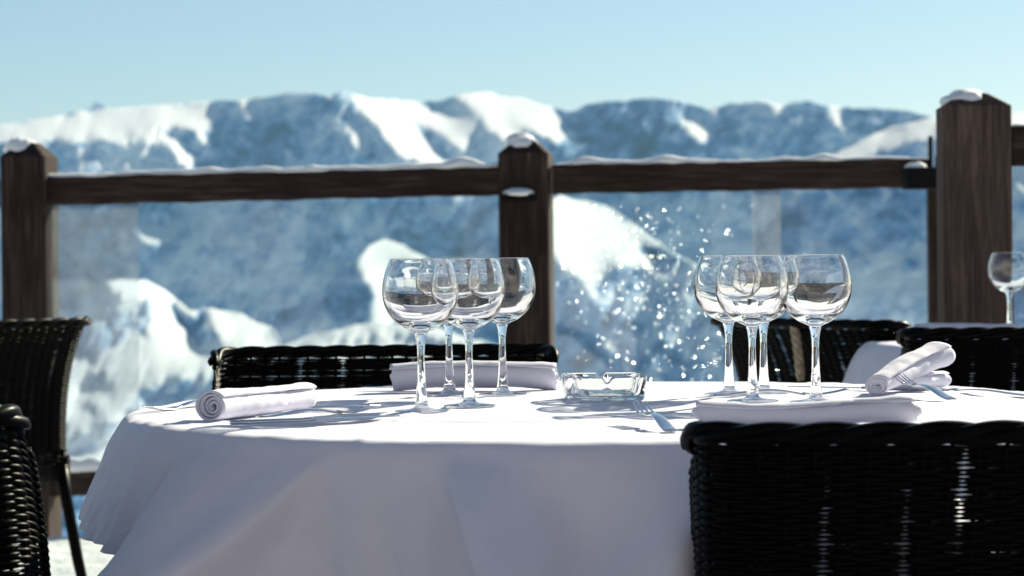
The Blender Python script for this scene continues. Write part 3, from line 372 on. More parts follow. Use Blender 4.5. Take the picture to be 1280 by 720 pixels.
0,0,0,0,0,0,0,0,0,0,0,0,0,0,0,0,0,0,0,0,0,0,0,0,0,0,0,0,0,0,0,0,0,0,0,1,2,-1,-1,0,0,0,0,-3,0,-1,1,0,1,1,1,0,0,0,0,0,0,0,0,0,0,0,0,0,0,0,0,0,0,0,0,0,0,
0,0,0,0,0,0,0,0,0,0,0,0,0,0,0,0,0,0,0,0,0,0,0,0,0,1,0,0,0,0,0,-2,0,1,0,0,0,0,1,0,0,0,0,0,0,0,0,0,0,0,0,0,0,0,0,0,0,0,0,0,0,0,0,0,0,0,0,0,0,0,0,0,0,0,
0,0,0,0,0,0,0,0,0,0,0,1,-1,0,0,0,0,0,-2,-1,0,0,0,0,-1,3,1,0,0,0,0,0,0,0,0,0,0,0,0,0,0,0,0,0,0,0,0,0,0,0,0,0,0,0,0,0,0,0,0,0,0,0,0,0,0,0,0,0,0,0,0,-1,
-3,1,1,0,0,1,0,-5,1,-1,0,-1,0,-1,4,3,0,0,0,0,0,0,0,0,0,0,0,0,0,0,0,0,0,0,0,0,0,0,0,0,0,0,0,0,0,0,0,0,0,0,0,0,0,0,0,0,0,0,0,0,-2,-3,-1,0,0,0,0,0,-6,-1,
0,-1,0,-2,0,5,5,0,0,0,0,0,0,0,0,0,0,0,0,0,0,0,0,0,0,0,0,0,0,0,0,0,0,0,0,0,0,0,0,0,0,0,0,0,0,0,0,0,0,0,1,-6,-5,2,0,1,0,0,1,-10,0,0,0,0,1,1,2,6,0,0,0,0,
0,0,0,0,0,0,0,0,0,0,0,0,0,0,0,0,0,0,0,0,0,0,0,0,0,0,0,0,0,0,0,0,0,0,0,0,0,0,0,0,-6,-4,-1,0,1,1,0,0,-8,-1,0,-1,-1,-1,-1,2,9,2,0,0,0,0,0,0,0,0,0,0,0,0,
0,0,0,0,0,0,0,0,0,0,0,0,0,0,0,0,0,0,0,0,0,0,0,0,0,0,0,0,1,0,-2,-8,-2,0,1,-1,0,0,0,-13,0,-1,0,0,-1,0,1,10,4,1,-1,0,0,0,0,0,0,0,0,0,0,0,0,0,0,0,0,0,0,0,
0,0,0,0,0,0,0,0,0,0,0,0,0,0,0,0,0,0,0,0,1,-5,-9,-2,1,1,1,1,1,1,-15,0,0,-1,0,0,-1,0,7,10,0,0,0,0,0,0,0,0,0,0,0,0,0,0,0,0,0,0,0,0,0,0,0,0,0,0,0,0,0,0,0,
0,0,0,0,0,0,0,0,1,0,-2,-8,-8,1,0,0,1,0,0,0,-14,-1,-1,0,-1,0,-1,-3,5,13,3,0,0,0,0,0,0,0,0,0,0,0,0,0,0,0,0,0,0,0,0,0,0,0,0,0,0,0,0,0,0,0,0,0,0,0,0,0,0,
0,0,-2,-12,-6,2,1,1,-1,1,1,1,-17,1,-1,-1,-2,-1,-1,1,0,13,9,0,-1,0,0,0,0,0,0,0,0,0,0,0,0,0,0,0,0,0,0,0,0,0,0,0,0,0,0,0,0,0,0,0,0,0,0,0,1,0,-1,-7,-14,
-1,0,1,1,2,1,1,-1,-17,-3,-1,-1,0,-1,0,0,-2,8,14,4,0,-1,0,0,0,0,0,0,0,0,0,0,0,0,0,0,0,0,0,0,0,0,0,0,0,0,0,0,0,0,0,0,0,0,0,0,0,0,-1,-15,-10,3,0,1,-1,1,
1,1,3,-23,1,-1,0,0,0,-1,-2,0,0,16,10,1,0,-1,0,0,0,0,0,0,0,0,0,0,0,0,0,0,0,0,0,0,0,0,0,0,0,0,0,0,0,0,0,0,0,0,1,0,-1,-9,-15,-1,0,2,0,1,0,-1,1,0,-22,-2,
1,0,-1,-2,-1,-1,-1,-1,6,18,6,0,0,0,0,0,0,0,0,0,0,0,0,0,0,0,0,0,0,0,0,0,0,0,0,0,0,0,0,0,0,0,0,0,1,0,0,-4,-19,-9,2,2,1,2,1,0,1,-1,2,-24,1,-1,-2,-1,-1,
-1,0,-1,-2,-1,14,17,3,0,-1,0,0,0,0,0,0,0,0,0,0,0,0,0,0,0,0,0,0,0,0,0,0,0,0,0,0,0,0,0,1,0,-1,-2,-16,-14,1,1,0,1,2,2,1,1,0,-2,-24,-2,-1,-1,-1,0,-1,-1,
-1,1,-2,0,17,15,2,0,-1,0,0,0,0,0,0,0,0,0,0,0,0,0,0,0,0,0,0,0,0,0,0,0,0,0,0,0,1,0,-1,0,-13,-18,-2,1,1,0,0,1,1,2,2,2,0,-27,0,-1,-1,0,-1,-1,-1,0,-2,-2,
-1,3,21,12,2,0,-1,0,0,0,0,0,0,0,0,0,0,0,0,0,0,0,0,0,0,0,0,0,0,0,0,0,1,0,-1,2,-13,-21,-5,1,3,1,1,0,-1,1,1,1,2,3,-28,-1,-1,0,-1,-1,0,-1,-2,-1,0,-1,-2,4,
22,11,3,0,-1,0,0,0,0,0,0,0,0,0,0,0,0,0,0,0,0,0,0,0,0,0,0,1,0,0,-1,0,-13,-19,-7,1,2,0,3,1,1,0,0,0,1,0,1,-29,-1,0,-1,-1,-1,0,-2,0,-1,-1,-2,0,-3,5,21,14,
3,0,0,-1,0,0,0,0,0,0,0,0,0,0,0,0,0,0,0,0,0,0,0,1,-1,1,1,-2,-14,-21,-7,2,2,0,2,-1,3,1,2,-1,1,-1,1,1,-30,-1,-1,0,-1,0,-3,0,-1,-1,-1,0,-2,1,-3,3,17,17,6,
1,0,0,-1,0,0,0,0,0,0,0,0,0,0,0,0,0,0,0,1,0,0,0,-1,-6,-14,-18,-5,1,2,0,2,-1,2,0,3,1,1,0,1,-1,0,-32,0,-1,0,-2,-1,0,0,-1,-2,0,-2,1,-3,-1,-2,1,13,20,10,3,
-1,1,0,-1,0,0,0,0,0,0,0,0,0,0,0,1,0,0,0,0,-1,-10,-17,-16,-3,2,2,0,2,0,2,-1,1,1,2,3,0,0,1,0,-32,-1,0,-3,0,-1,0,-1,-2,1,-2,1,-2,-2,-1,0,0,-3,5,16,15,9,
3,0,1,0,0,0,0,0,0,0,0,0,0,0,0,1,-2,-2,-8,-15,-15,-9,3,1,1,1,1,0,2,0,2,0,0,1,1,3,1,0,0,-32,-1,-3,0,0,0,-1,-3,1,-1,1,-2,-3,0,0,0,-4,0,-1,1,6,14,13,10,5,
1,0,-1,1,0,0,0,0,0,1,0,-2,-6,-7,-12,-14,-10,-1,3,-1,4,-1,1,2,1,-1,2,1,0,0,0,1,2,3,1,0,-35,-2,1,0,0,-2,-2,1,-1,0,-1,-3,0,0,-1,-2,0,0,-1,-3,0,0,5,6,10,
9,7,6,1,2,0,0,-1,-2,-6,-6,-9,-8,-9,-4,-2,3,-1,2,1,0,3,0,0,1,2,0,0,2,0,0,0,1,1,3,2,-37,1,0,0,-3,-1,0,0,0,-1,-3,0,0,0,-2,-2,0,0,-1,-1,0,1,-4,-1,1,4,1,8,
2,1,2,0,-3,-3,-5,-3,-3,-2,1,1,2,-1,3,-2,2,1,1,2,0,1,1,0,1,1,1,1,0,-1,0,2,3,-36,0,0,-3,0,-1,0,0,0,-3,-1,0,0,-2,-1,0,-1,-1,-2,0,0,-2,-1,1,-1,-1,3,-3,-1,
0,0,0,0,1,1,0,0,1,-1,1,2,1,0,1,1,0,1,1,2,0,0,3,0,-1,2,1,0,0,1,-1,1,-36,-1,-2,-1,0,1,0,-1,-3,-1,0,0,-1,-1,-2,0,0,-2,0,0,-1,-2,0,-1,0,-1,2,-3,0,1,-1,1,
-1,0,2,-1,1,0,1,-1,2,1,0,2,0,2,0,0,2,1,1,-1,2,1,0,0,2,1,-1,0,0,-37,-2,-1,0,0,0,0,-2,-2,0,0,0,-2,-2,1,0,-2,-1,-1,0,-1,-2,0,0,0,0,-1,-1,0,0,0,0,0,1,0,0,
0,1,1,0,1,1,1,-1,2,1,1,0,1,2,0,1,1,1,0,0,1,1,0,0,0,-39,-1,0,1,0,0,-2,-3,0,0,0,-1,-2,0,-1,0,-2,-1,1,-1,-2,0,0,1,-1,0,-1,-2,0,0,0,0,1,-1,1,1,0,0,0,1,0,
2,0,1,-1,2,1,2,-1,1,2,0,0,2,1,0,0,1,2,0,-1,-40,1,0,-1,0,-2,-2,0,0,0,0,-3,-1,0,1,-2,-1,0,1,-3,1,-2,0,0,-2,1,0,-2,0,0,0,0,0,0,1,0,1,-1,1,0,0,2,1,1,0,0,
2,0,1,0,3,1,-1,0,2,2,-1,0,1,1,1,-40,0,0,1,-1,-3,-2,2,0,0,-3,-2,1,0,0,-3,0,1,-1,2,-2,-3,-1,0,0,-1,-1,0,1,-1,0,0,0,0,1,0,0,1,1,0,0,1,1,0,1,-1,2,2,0,1,
-1,3,1,0,-1,2,1,0,-1,2,1,]
# ------------------------------------------------------------------ camera, light, world
cam=bpy.data.cameras.new('camera'); co=bpy.data.objects.new('camera',cam); col.objects.link(co)
cam.lens=85; cam.sensor_width=36; cam.clip_end=60000; cam.clip_start=.05; cam.shift_y=-38/1280
M=Matrix(((cR,sR,0,0),(0,0,-1,0),(-sR,cR,0,CZ),(0,0,0,1)))
co.matrix_world=M
cam.dof.use_dof=True; cam.dof.focus_distance=3.2; cam.dof.aperture_fstop=9.5
sc.camera=co
SAZ=R(40); SEL=R(28)      # sun: to the right of straight ahead, up
sd=Vector((math.sin(SAZ)*math.cos(SEL),math.cos(SAZ)*math.cos(SEL),math.sin(SEL)))
sl=bpy.data.lights.new('sun','SUN'); so=bpy.data.objects.new('sun',sl); col.objects.link(so)
sl.energy=5.0; sl.angle=R(.53); sl.color=(1,.93,.71); so.rotation_euler=sd.to_track_quat('Z','Y').to_euler()
w=bpy.data.worlds.new('World'); sc.world=w; w.use_nodes=True; nt=w.node_tree; bg=nt.nodes['Background']
sk=nt.nodes.new('ShaderNodeTexSky'); sk.sky_type='NISHITA'; sk.sun_disc=False; sk.sun_elevation=SEL; sk.sun_rotation=SAZ
sk.altitude=2000; sk.air_density=1.0; sk.dust_density=1.8; sk.ozone_density=1.0
tn=nt.nodes.new('ShaderNodeMix'); tn.data_type='RGBA'; tn.blend_type='MULTIPLY'; tn.inputs[0].default_value=1; tn.inputs[7].default_value=(.85,.91,.89,1)
nt.links.new(sk.outputs[0],tn.inputs[6]); nt.links.new(tn.outputs[2],bg.inputs[0]); bg.inputs[1].default_value=.056
vs=sc.view_settings; vs.view_transform='Standard'; vs.look='None'; vs.exposure=1.05; vs.gamma=1
cy=sc.cycles; cy.use_denoising=True; cy.max_bounces=16; cy.transmission_bounces=16; cy.transparent_max_bounces=24; cy.glossy_bounces=6; cy.diffuse_bounces=4; cy.volume_bounces=0
sl.cycles.is_caustics_light=True; cy.caustics_reflective=True; cy.caustics_refractive=True; cy.sample_clamp_indirect=6; cy.blur_glossy=.3; cy.sample_clamp_direct=0

# ------------------------------------------------------------------ terrain
def pinpoly(px,py,poly):
    ins=np.zeros(px.shape,bool); n=len(poly); j=n-1
    for i in range(n):
        xi,yi=poly[i]; xj,yj=poly[j]
        if yi!=yj:
            c=((yi>py)!=(yj>py))&(px<(xj-xi)*(py-yi)/(yj-yi)+xi); ins^=c
        j=i
    return ins
def blur(a,k):
    for ax in (0,1):
        for _ in range(2):
            w_=2*k+1; p=np.pad(a,[(k+1,k) if q==ax else (0,0) for q in (0,1)],mode='edge').cumsum(axis=ax)
            a=(np.take(p,range(w_,p.shape[ax]),ax)-np.take(p,range(0,p.shape[ax]-w_),ax))/w_
    return a
def blurx(a,k):
    for _ in range(2):
        p=np.pad(a,[(0,0),(k+1,k)],mode='edge').cumsum(axis=1); a=(p[:,2*k+1:]-p[:,:-2*k-1])/(2*k+1)
    return a
def sheet(name,crest,y0,d0,step,lit,dark,steep,gentle,rough,label=None,x0=-900,x1=2100,seed=0.,shaded_snow_tone=.35,spurs=(),prot=0.,jag=4.0):
    """a mountain side: every column climbs from y0 up to its crest, gently on lit snow shelves, steeply on the faces"""
    xs=np.arange(x0,x1+1,step); nx=len(xs)
    cx=[c[0] for c in crest]; cyy=[c[1] for c in crest]
    cr=np.interp(xs,cx,cyy)+jag*fbm(xs/20.+seed,xs*0+seed,5,.66)*np.clip((xs-255)/40+ (1 if name!='mountains' or d0<6000 else 0),.25,1)
    nv=int((y0-min(cyy))/step)+1
    t=np.linspace(0,1,nv)
    PX=np.repeat(xs[None,:],nv,0).astype(float); PY=y0+(cr[None,:]-y0)*t[:,None]
    wx=PX+7*fbm(PX/30+seed,PY/30,4)+5.5*fbm(PX/8,PY/8+seed,3); wy=PY+6*fbm(PX/30+9+seed,PY/30,4)+5.5*fbm(PX/8+4,PY/8+seed,3)
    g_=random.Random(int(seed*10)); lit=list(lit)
    for _ in range(46):      # small slivers painted pale as sunlit gullies
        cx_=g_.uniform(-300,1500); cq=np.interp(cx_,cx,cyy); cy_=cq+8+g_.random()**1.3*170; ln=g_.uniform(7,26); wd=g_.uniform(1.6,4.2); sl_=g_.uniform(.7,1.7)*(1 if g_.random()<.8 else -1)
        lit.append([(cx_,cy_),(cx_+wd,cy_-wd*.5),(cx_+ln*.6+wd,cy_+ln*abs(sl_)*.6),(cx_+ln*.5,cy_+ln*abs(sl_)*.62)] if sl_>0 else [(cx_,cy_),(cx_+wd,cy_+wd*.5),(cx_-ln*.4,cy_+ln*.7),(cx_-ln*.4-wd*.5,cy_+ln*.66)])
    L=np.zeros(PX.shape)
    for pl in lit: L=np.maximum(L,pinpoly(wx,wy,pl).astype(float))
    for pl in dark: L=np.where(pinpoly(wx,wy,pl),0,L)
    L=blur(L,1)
    # slopes wanted on the shaded faces and on the sunlit shelves, joined into one surface (least squares)
    gx0=np.arange(x0,x1+1,4.); gy0=np.arange(min(cyy)-12,y0+13,4.)[::-1]
    GX,GY=np.meshgrid(gx0,gy0)
    ux=GX+7*fbm(GX/30+seed,GY/30,4)+5.5*fbm(GX/8,GY/8+seed,3); uy=GY+6*fbm(GX/30+9+seed,GY/30,4)+5.5*fbm(GX/8+4,GY/8+seed,3)
    K=np.zeros(GX.shape)
    for pl in lit: K=np.maximum(K,pinpoly(ux,uy,pl).astype(float))
    for pl in dark: K=np.where(pinpoly(ux,uy,pl),0,K)
    K0=K; K=blur(K,1)
    lu=(-.30+2.6*K)/F; lv=(steep+(gentle-steep)*K)/F
    lu=lu-.6*lu.mean(1)[:,None]
    mirr=lambda a_,sy,sx: np.block([[a_,sx*a_[:,::-1]],[sy*a_[::-1],sx*sy*a_[::-1,::-1]]])
    A=mirr(lu,1,-1); B=mirr(lv,-1,1); h,w__=A.shape
    kx=2*np.pi*np.fft.fftfreq(w__,4.)[None,:]; ky=2*np.pi*np.fft.fftfreq(h,4.)[:,None]; k2=kx*kx+ky*ky; k2[0,0]=1
    ph=(-1j*(kx*np.fft.fft2(A)+ky*np.fft.fft2(B)))/k2; ph[0,0]=0
    ph=np.real(np.fft.ifft2(ph))[:lu.shape[0],:lu.shape[1]]
    ph=ph-ph[0].mean()
    fi_=(PX-x0)/4.; fj=(gy0[0]-PY)/4.; i0=np.clip(fi_.astype(int),0,len(gx0)-2); j0=np.clip(fj.astype(int),0,len(gy0)-2); a_=fi_-i0; b_=fj-j0
    lnd=(ph[j0,i0]*(1-a_)+ph[j0,i0+1]*a_)*(1-b_)+(ph[j0+1,i0]*(1-a_)+ph[j0+1,i0+1]*a_)*b_
    V=(HY-PY)/F
    D=d0*np.exp(lnd)
    nz=fbm(PX/64+seed+PY/150,PY/100+seed,7,.52,True)*(1-.8*blur(L,3))
    D=D*(1+rough*nz)
    for (pts,wd,am) in spurs:                      # rocky ribs standing out of the face
        best=np.full(PX.shape,1e9)
        for (ax,ay),(bx,by) in zip(pts,pts[1:]):
            ex,ey=bx-ax,by-ay; q=np.clip(((wx-ax)*ex+(wy-ay)*ey)/(ex*ex+ey*ey),0,1)
            best=np.minimum(best,np.hypot(wx-ax-q*ex,wy-ay-q*ey))
        D=D*(1-am*np.clip(1-best/wd,0,1))
    u=PX-640; v=HY-PY; U=u*cR+v*sR; VV=-u*sR+v*cR
    X=U/F*D; Y=D; Z=CZ+VV/F*D
    # the far side of the crest
    bx=[];
    for k,(dd,dz) in enumerate(((60,-45),(200,-190),(600,-620))):
        q=D[-1]+dd*d0/5000; bx.append((U[-1]/F*q,q,Z[-1]+dz*d0/5000))
    X=np.vstack([X]+[b[0][None] for b in bx]);Y=np.vstack([Y]+[b[1][None] for b in bx]);Z=np.vstack([Z]+[b[2][None] for b in bx])
    sn=shaded_snow_tone+(1.15-shaded_snow_tone)*L+(.26*fbm((PX+.55*PY)/26+seed,(PY-.3*PX)/60,6,.62,True)-.17*fbm((PX-.8*PY)/30+seed+7,(PY+.3*PX)/70,5,.6,True)+.55*fbm((PX+.6*PY)/110+seed,PY/90+3,3))*(1-L)  # sunlit patches painted pale, shaded slopes painted blue, over snow and rock mottling
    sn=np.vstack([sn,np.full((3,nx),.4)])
    nv+=3
    me=bpy.data.meshes.new(name); nvt=nx*nv
    me.vertices.add(nvt); me.vertices.foreach_set('co',np.stack([X,Y,Z],-1).astype(np.float32).ravel())
    i=np.arange(nvt).reshape(nv,nx); q=np.stack([i[:-1,:-1],i[:-1,1:],i[1:,1:],i[1:,:-1]],-1).reshape(-1,4); nf=len(q)
    me.loops.add(nf*4); me.loops.foreach_set('vertex_index',q.ravel().astype(np.int32))
    me.polygons.add(nf); me.polygons.foreach_set('loop_start',np.arange(0,nf*4,4,dtype=np.int32)); me.polygons.foreach_set('loop_total',np.full(nf,4,np.int32))
    me.polygons.foreach_set('use_smooth',np.ones(nf,bool)); me.update(calc_edges=True); me.validate()
    a=me.attributes.new('sunlit_snow_tone','FLOAT','POINT'); a.data.foreach_set('value',sn.astype(np.float32).ravel())
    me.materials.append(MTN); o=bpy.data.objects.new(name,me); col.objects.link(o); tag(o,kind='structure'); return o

FARC=[(-300,175),(0,156),(60,147),(100,138),(112,137),(121,126),(128,129),(136,136),(160,134),(265,127),(300,125),(340,120),(370,117),(400,119),(430,115),(455,121),(490,124),(520,128),(545,127),(570,120),(600,115),(625,121),(650,122),(690,134),(714,138),(735,131),(765,127),(790,125),(812,121),(850,127),(885,137),(920,129),(950,126),(975,131),(1010,127),(1045,133),(1080,136),(1110,135),(1140,139),(1165,147),(1280,152),(1600,160)]
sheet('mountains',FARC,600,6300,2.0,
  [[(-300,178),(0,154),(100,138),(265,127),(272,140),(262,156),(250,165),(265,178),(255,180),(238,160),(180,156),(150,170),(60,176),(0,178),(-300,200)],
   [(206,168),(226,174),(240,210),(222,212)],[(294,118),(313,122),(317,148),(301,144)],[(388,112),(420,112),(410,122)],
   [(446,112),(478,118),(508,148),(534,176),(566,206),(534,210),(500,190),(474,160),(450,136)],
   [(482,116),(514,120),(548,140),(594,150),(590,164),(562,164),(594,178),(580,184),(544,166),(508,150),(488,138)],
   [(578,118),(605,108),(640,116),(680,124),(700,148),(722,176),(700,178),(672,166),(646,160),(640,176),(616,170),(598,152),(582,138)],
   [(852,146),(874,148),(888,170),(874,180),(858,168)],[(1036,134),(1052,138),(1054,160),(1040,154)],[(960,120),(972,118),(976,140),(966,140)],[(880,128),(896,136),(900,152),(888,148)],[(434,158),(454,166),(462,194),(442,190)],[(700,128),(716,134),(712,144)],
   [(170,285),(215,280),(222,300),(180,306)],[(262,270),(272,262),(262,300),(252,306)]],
  [],.98,7.0,.0095,seed=1.3,shaded_snow_tone=.59,
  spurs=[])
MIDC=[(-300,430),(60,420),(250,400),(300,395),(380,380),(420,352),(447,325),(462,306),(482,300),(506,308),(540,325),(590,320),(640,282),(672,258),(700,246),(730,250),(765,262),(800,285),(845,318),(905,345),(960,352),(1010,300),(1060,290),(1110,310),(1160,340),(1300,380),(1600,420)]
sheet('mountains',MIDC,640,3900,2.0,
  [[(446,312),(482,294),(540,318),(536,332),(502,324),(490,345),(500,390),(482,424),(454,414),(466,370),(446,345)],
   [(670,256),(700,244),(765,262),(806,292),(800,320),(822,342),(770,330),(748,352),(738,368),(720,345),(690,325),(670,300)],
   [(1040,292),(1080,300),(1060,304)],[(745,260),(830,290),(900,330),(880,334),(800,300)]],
  [],.98,4.0,.011,seed=4.1,shaded_snow_tone=.59,spurs=[])
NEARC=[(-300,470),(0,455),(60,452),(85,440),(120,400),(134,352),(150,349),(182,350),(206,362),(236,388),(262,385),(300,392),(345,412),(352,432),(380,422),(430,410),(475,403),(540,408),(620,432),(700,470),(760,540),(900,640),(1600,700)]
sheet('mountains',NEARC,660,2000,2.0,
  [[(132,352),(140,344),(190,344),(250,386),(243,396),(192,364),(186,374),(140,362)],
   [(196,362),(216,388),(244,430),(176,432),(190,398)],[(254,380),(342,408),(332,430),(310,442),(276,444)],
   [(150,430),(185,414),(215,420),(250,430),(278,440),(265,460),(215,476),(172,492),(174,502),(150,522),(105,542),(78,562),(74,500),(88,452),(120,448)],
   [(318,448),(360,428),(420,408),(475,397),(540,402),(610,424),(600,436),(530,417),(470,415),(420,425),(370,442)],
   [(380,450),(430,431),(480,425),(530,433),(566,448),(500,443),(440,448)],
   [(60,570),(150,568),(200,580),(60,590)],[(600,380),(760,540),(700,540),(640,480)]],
  [[(98,470),(136,464),(138,484),(102,490)],[(100,504),(128,500),(130,512),(104,516)]],.98,4.0,.013,seed=8.7,shaded_snow_tone=.59)
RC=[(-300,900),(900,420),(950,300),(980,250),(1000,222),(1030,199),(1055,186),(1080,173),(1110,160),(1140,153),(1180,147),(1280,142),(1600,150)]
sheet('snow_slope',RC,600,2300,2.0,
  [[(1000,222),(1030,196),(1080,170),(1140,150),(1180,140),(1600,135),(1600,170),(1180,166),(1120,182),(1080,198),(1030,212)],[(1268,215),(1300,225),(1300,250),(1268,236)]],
  [],1.05,4.5,.006,seed=12.2,shaded_snow_tone=.62,x0=900,jag=3.5)

# valley floor and the hill that carries the terrace
def disc(name,rings,m,n=96,cx=0,cy=0,kind='structure'):
    mb=MB(); vs=[];
    for k,(r,z) in enumerate(rings):
        for i in range(n):
            a=2*PI*i/n; f=1+.05*math.sin(3*a+k)+.03*math.sin(7*a+2*k) if k>1 else 1
            vs.append((cx+r*f*math.cos(a),cy+r*f*math.sin(a),z))
    fs=[tuple(range(n))]
    for k in range(len(rings)-1):
        for i in range(n): fs.append((k*n+i,(k+1)*n+i,(k+1)*n+(i+1)%n,k*n+(i+1)%n))
    mb.add(vs,fs); o=mb.build(name,m); tag(o,kind=kind); return o
disc('ground',[(60,-760),(2000,-780),(6000,-760),(12000,-720)],SNOW)
disc('hillside',[(5,-.9),(10.5,-.9),(13,-2.5),(40,-24),(120,-90),(400,-300),(900,-640),(1150,-790)],SNOW,cy=-1.5)

# haze
hb=MB(); hb.box((0,500,115),(19000,20000,1810)); hz=hb.build('haze',None,smooth=False); tag(hz,kind='stuff')
hm=bpy.data.materials.new('air'); hm.use_nodes=True; nt=hm.node_tree; nt.nodes.remove(nt.nodes['Principled BSDF'])
pv=nt.nodes.new('ShaderNodeVolumePrincipled'); pv.inputs['Color'].default_value=(.37,.70,1,1); pv.inputs['Density'].default_value=3.4e-5; pv.inputs['Anisotropy'].default_value=0
nt.links.new(pv.outputs[0],nt.nodes['Material Output'].inputs['Volume']); hz.data.materials.append(hm); hz.display_type='WIRE'

def m_woodh():
    m=WOOD.copy(); m.name='weathered_rail_timber'
    for n in m.node_tree.nodes:
        if n.type=='MAPPING' and abs(n.inputs['Scale'].default_value[0]-9)<.1: n.inputs['Scale'].default_value=(.55,9,9)
    return m
WOODH=m_woodh()
WOODN=WOOD.copy(); WOODN.name='sun_bleached_timber'
for n in WOODN.node_tree.nodes:
    if n.type=='VALTORGB' and len(n.color_ramp.elements)==4:
        for e,cc in zip(n.color_ramp.elements,((.03,.021,.018),(.086,.060,.050),(.15,.108,.088),(.24,.18,.15))): e.color=(*cc,1)

# ------------------------------------------------------------------ terrace deck with trodden snow
GREYW=WOOD.copy(); GREYW.name='grey_frosted_boards'
for n in GREYW.node_tree.nodes:
    if n.type=='VALTORGB' and len(n.color_ramp.elements)==4:
        for e,cc in zip(n.color_ramp.elements,((.24,.24,.28),(.36,.36,.41),(.46,.46,.51),(.66,.66,.70))): e.color=(*cc,1)
def deck():
    nx,ny=150,150; X,Y=np.meshgrid(np.linspace(-6,7,nx),np.linspace(5.6,8.42,ny))
    Z=.03*fbm(X*1.2,Y*1.2,5)+.012*fbm(X*6,Y*6,3)-.01
    vs=np.stack([X,Y,Z],-1).reshape(-1,3).tolist(); i=np.arange(nx*ny).reshape(ny,nx)
    fs=np.stack([i[:-1,:-1],i[:-1,1:],i[1:,1:],i[1:,:-1]],-1).reshape(-1,4).tolist()
    mb=MB(); mb.add(vs,fs); mb.box((.5,7.0,-.2),(13,2.8,.24)); o=mb.build('ground',PACK); tag(o,kind='structure')
    mb=MB()
    for k in range(92): mb.box((-6+.07+k*.142,.75,-.05),(.136,9.9,.07))
    o=mb.build('deck',GREYW,smooth=False); tag(o,kind='structure')
    mb=MB(); mb.box((.5,.75,-.25),(13,9.9,.3)); o=mb.build('deck',WOOD,smooth=False); tag(o,kind='structure')
deck()

# ------------------------------------------------------------------ railing
D=8.6
def post(mb,px0,px1,pytop,d,w,rz,zb=-.45,apex=.055):
    c=P((px0+px1)/2,pytop,d); c.y+=w*.55
    top=c.z; h=top-zb; rot=Euler((0,0,rz)).to_matrix()
    hw=w/2; b=.008
    ring=lambda s,z:[Vector((x,y,z)) for x,y in ((-s+b,-s),(s-b,-s),(s,-s+b),(s,s-b),(s-b,s),(-s+b,s),(-s,s-b),(-s,-s+b))]
    vs=[];fs=[]
    for s_,z in ((hw,zb),(hw,zb+h*.33),(hw,zb+h*.66),(hw,top-apex),(hw*.42,top-.006),(.004+b,top)):
        vs+=[rot@v+Vector((c.x,c.y,0)) for v in ring(s_,z)]
    for k in range(5):
        for i in range(8): fs.append((k*8+i,k*8+(i+1)%8,(k+1)*8+(i+1)%8,(k+1)*8+i))
    fs.append(tuple(range(8))[::-1]); fs.append(tuple(40+i for i in range(8)))
    mb.add(vs,fs); return c
def snowcap(parent,c,w,h,rz,dx=0,dy=0,name='snow_cap'):
    bm=bmesh.new(); bmesh.ops.create_icosphere(bm,subdivisions=4,radius=1)
    for v in bm.verts:
        p=v.co.copy(); k=1+.22*float(fbm(np.array(p.x*2.2+c.x*7),np.array(p.y*2.2+p.z*1.5),4))
        z=p.z*h*k; z=z if z>0 else z*.5
        v.co=Vector((p.x*w*.5*k,p.y*w*.5*k,z))
    bmesh.ops.rotate(bm,verts=bm.verts,matrix=Euler((0,0,rz)).to_matrix())
    me=bpy.data.meshes.new(name); bm.to_mesh(me); bm.free(); me.materials.append(SNOW)
    me.polygons.foreach_set('use_smooth',[True]*len(me.polygons))
    o=bpy.data.objects.new(name,me); o.location=(c.x+dx,c.y+dy,c.z-.028); col.objects.link(o)
    o.parent=parent
    return o
def rail(parent,a,b,h,t,name,snow=True,sh=.016,seed=0,blobs=()):
    a=Vector(a);b=Vector(b);L=(b-a).length; n=max(8,int(L/.02)); dr=(b-a).normalized(); pr=dr.cross(Vector((0,0,1))).normalized()
    mb=MB()
    for k in range(n+1): pass
    prof=[(-1,-1),(-.92,-1.0),(.92,-1),(1,-.92),(1,.92),(.92,1),(-.92,1),(-1,.92),(-1,-.92)][1:]
    vs=[];fs=[]
    for k in range(n+1):
        p=a+dr*(L*k/n); wv=.0015*math.sin(k*.37+seed)+.001*math.sin(k*1.1)
        for x,z in prof: vs.append(p+pr*(x*t/2)+Vector((0,0,z*(h/2)+wv)))
    m=len(prof)
    for k in range(n):
        for i in range(m): fs.append((k*m+i,(k+1)*m+i,(k+1)*m+(i+1)%m,k*m+(i+1)%m))
    fs.append(tuple(range(m))); fs.append(tuple(n*m+i for i in range(m))[::-1])
    mb.add(vs,fs); o=mb.build(name,WOODH,parent,smooth=False)
    if snow:
        mb=MB(); vs=[];fs=[]; m=9; n2=n*2
        for k in range(n2+1):
            s_=k/n2; p=a+dr*(L*s_)+Vector((0,0,h/2-.002)); q=L*s_
            hh=sh*(1+.95*float(fbm(np.array(q*7+seed),np.array(seed*1.),4)))
            for bp,bw,bh in blobs: hh+=bh*math.exp(-((q-bp)/bw)**2)
            wd=t/2*(.88+.1*float(vn(np.array(q*9+seed),np.array(3.))))
            if k in (0,n2): hh*=.1
            for i in range(m):
                an=PI*i/(m-1); vs.append(p+pr*(-math.cos(an)*wd)+Vector((0,0,hh*math.sin(an)**.7)))
        for k in range(n2):
            for i in range(m): fs.append((k*m+i,k*m+(i+1)%m,(k+1)*m+(i+1)%m,(k+1)*m+i))
        mb.add(vs,fs); mb.build('rail_snow',SNOW,o)
    return o
PR=R(-7)   # posts turned a little so their right sides catch the sun
fence=empty('timber_railing',P(655,656,D),label='dark timber railing with glass panels along the far terrace edge behind the round table',cat='railing')
fi=fence.matrix_world
def child(o,par):
    o.parent=par; o.matrix_parent_inverse=Matrix.Translation(-Vector(par.location)); return o
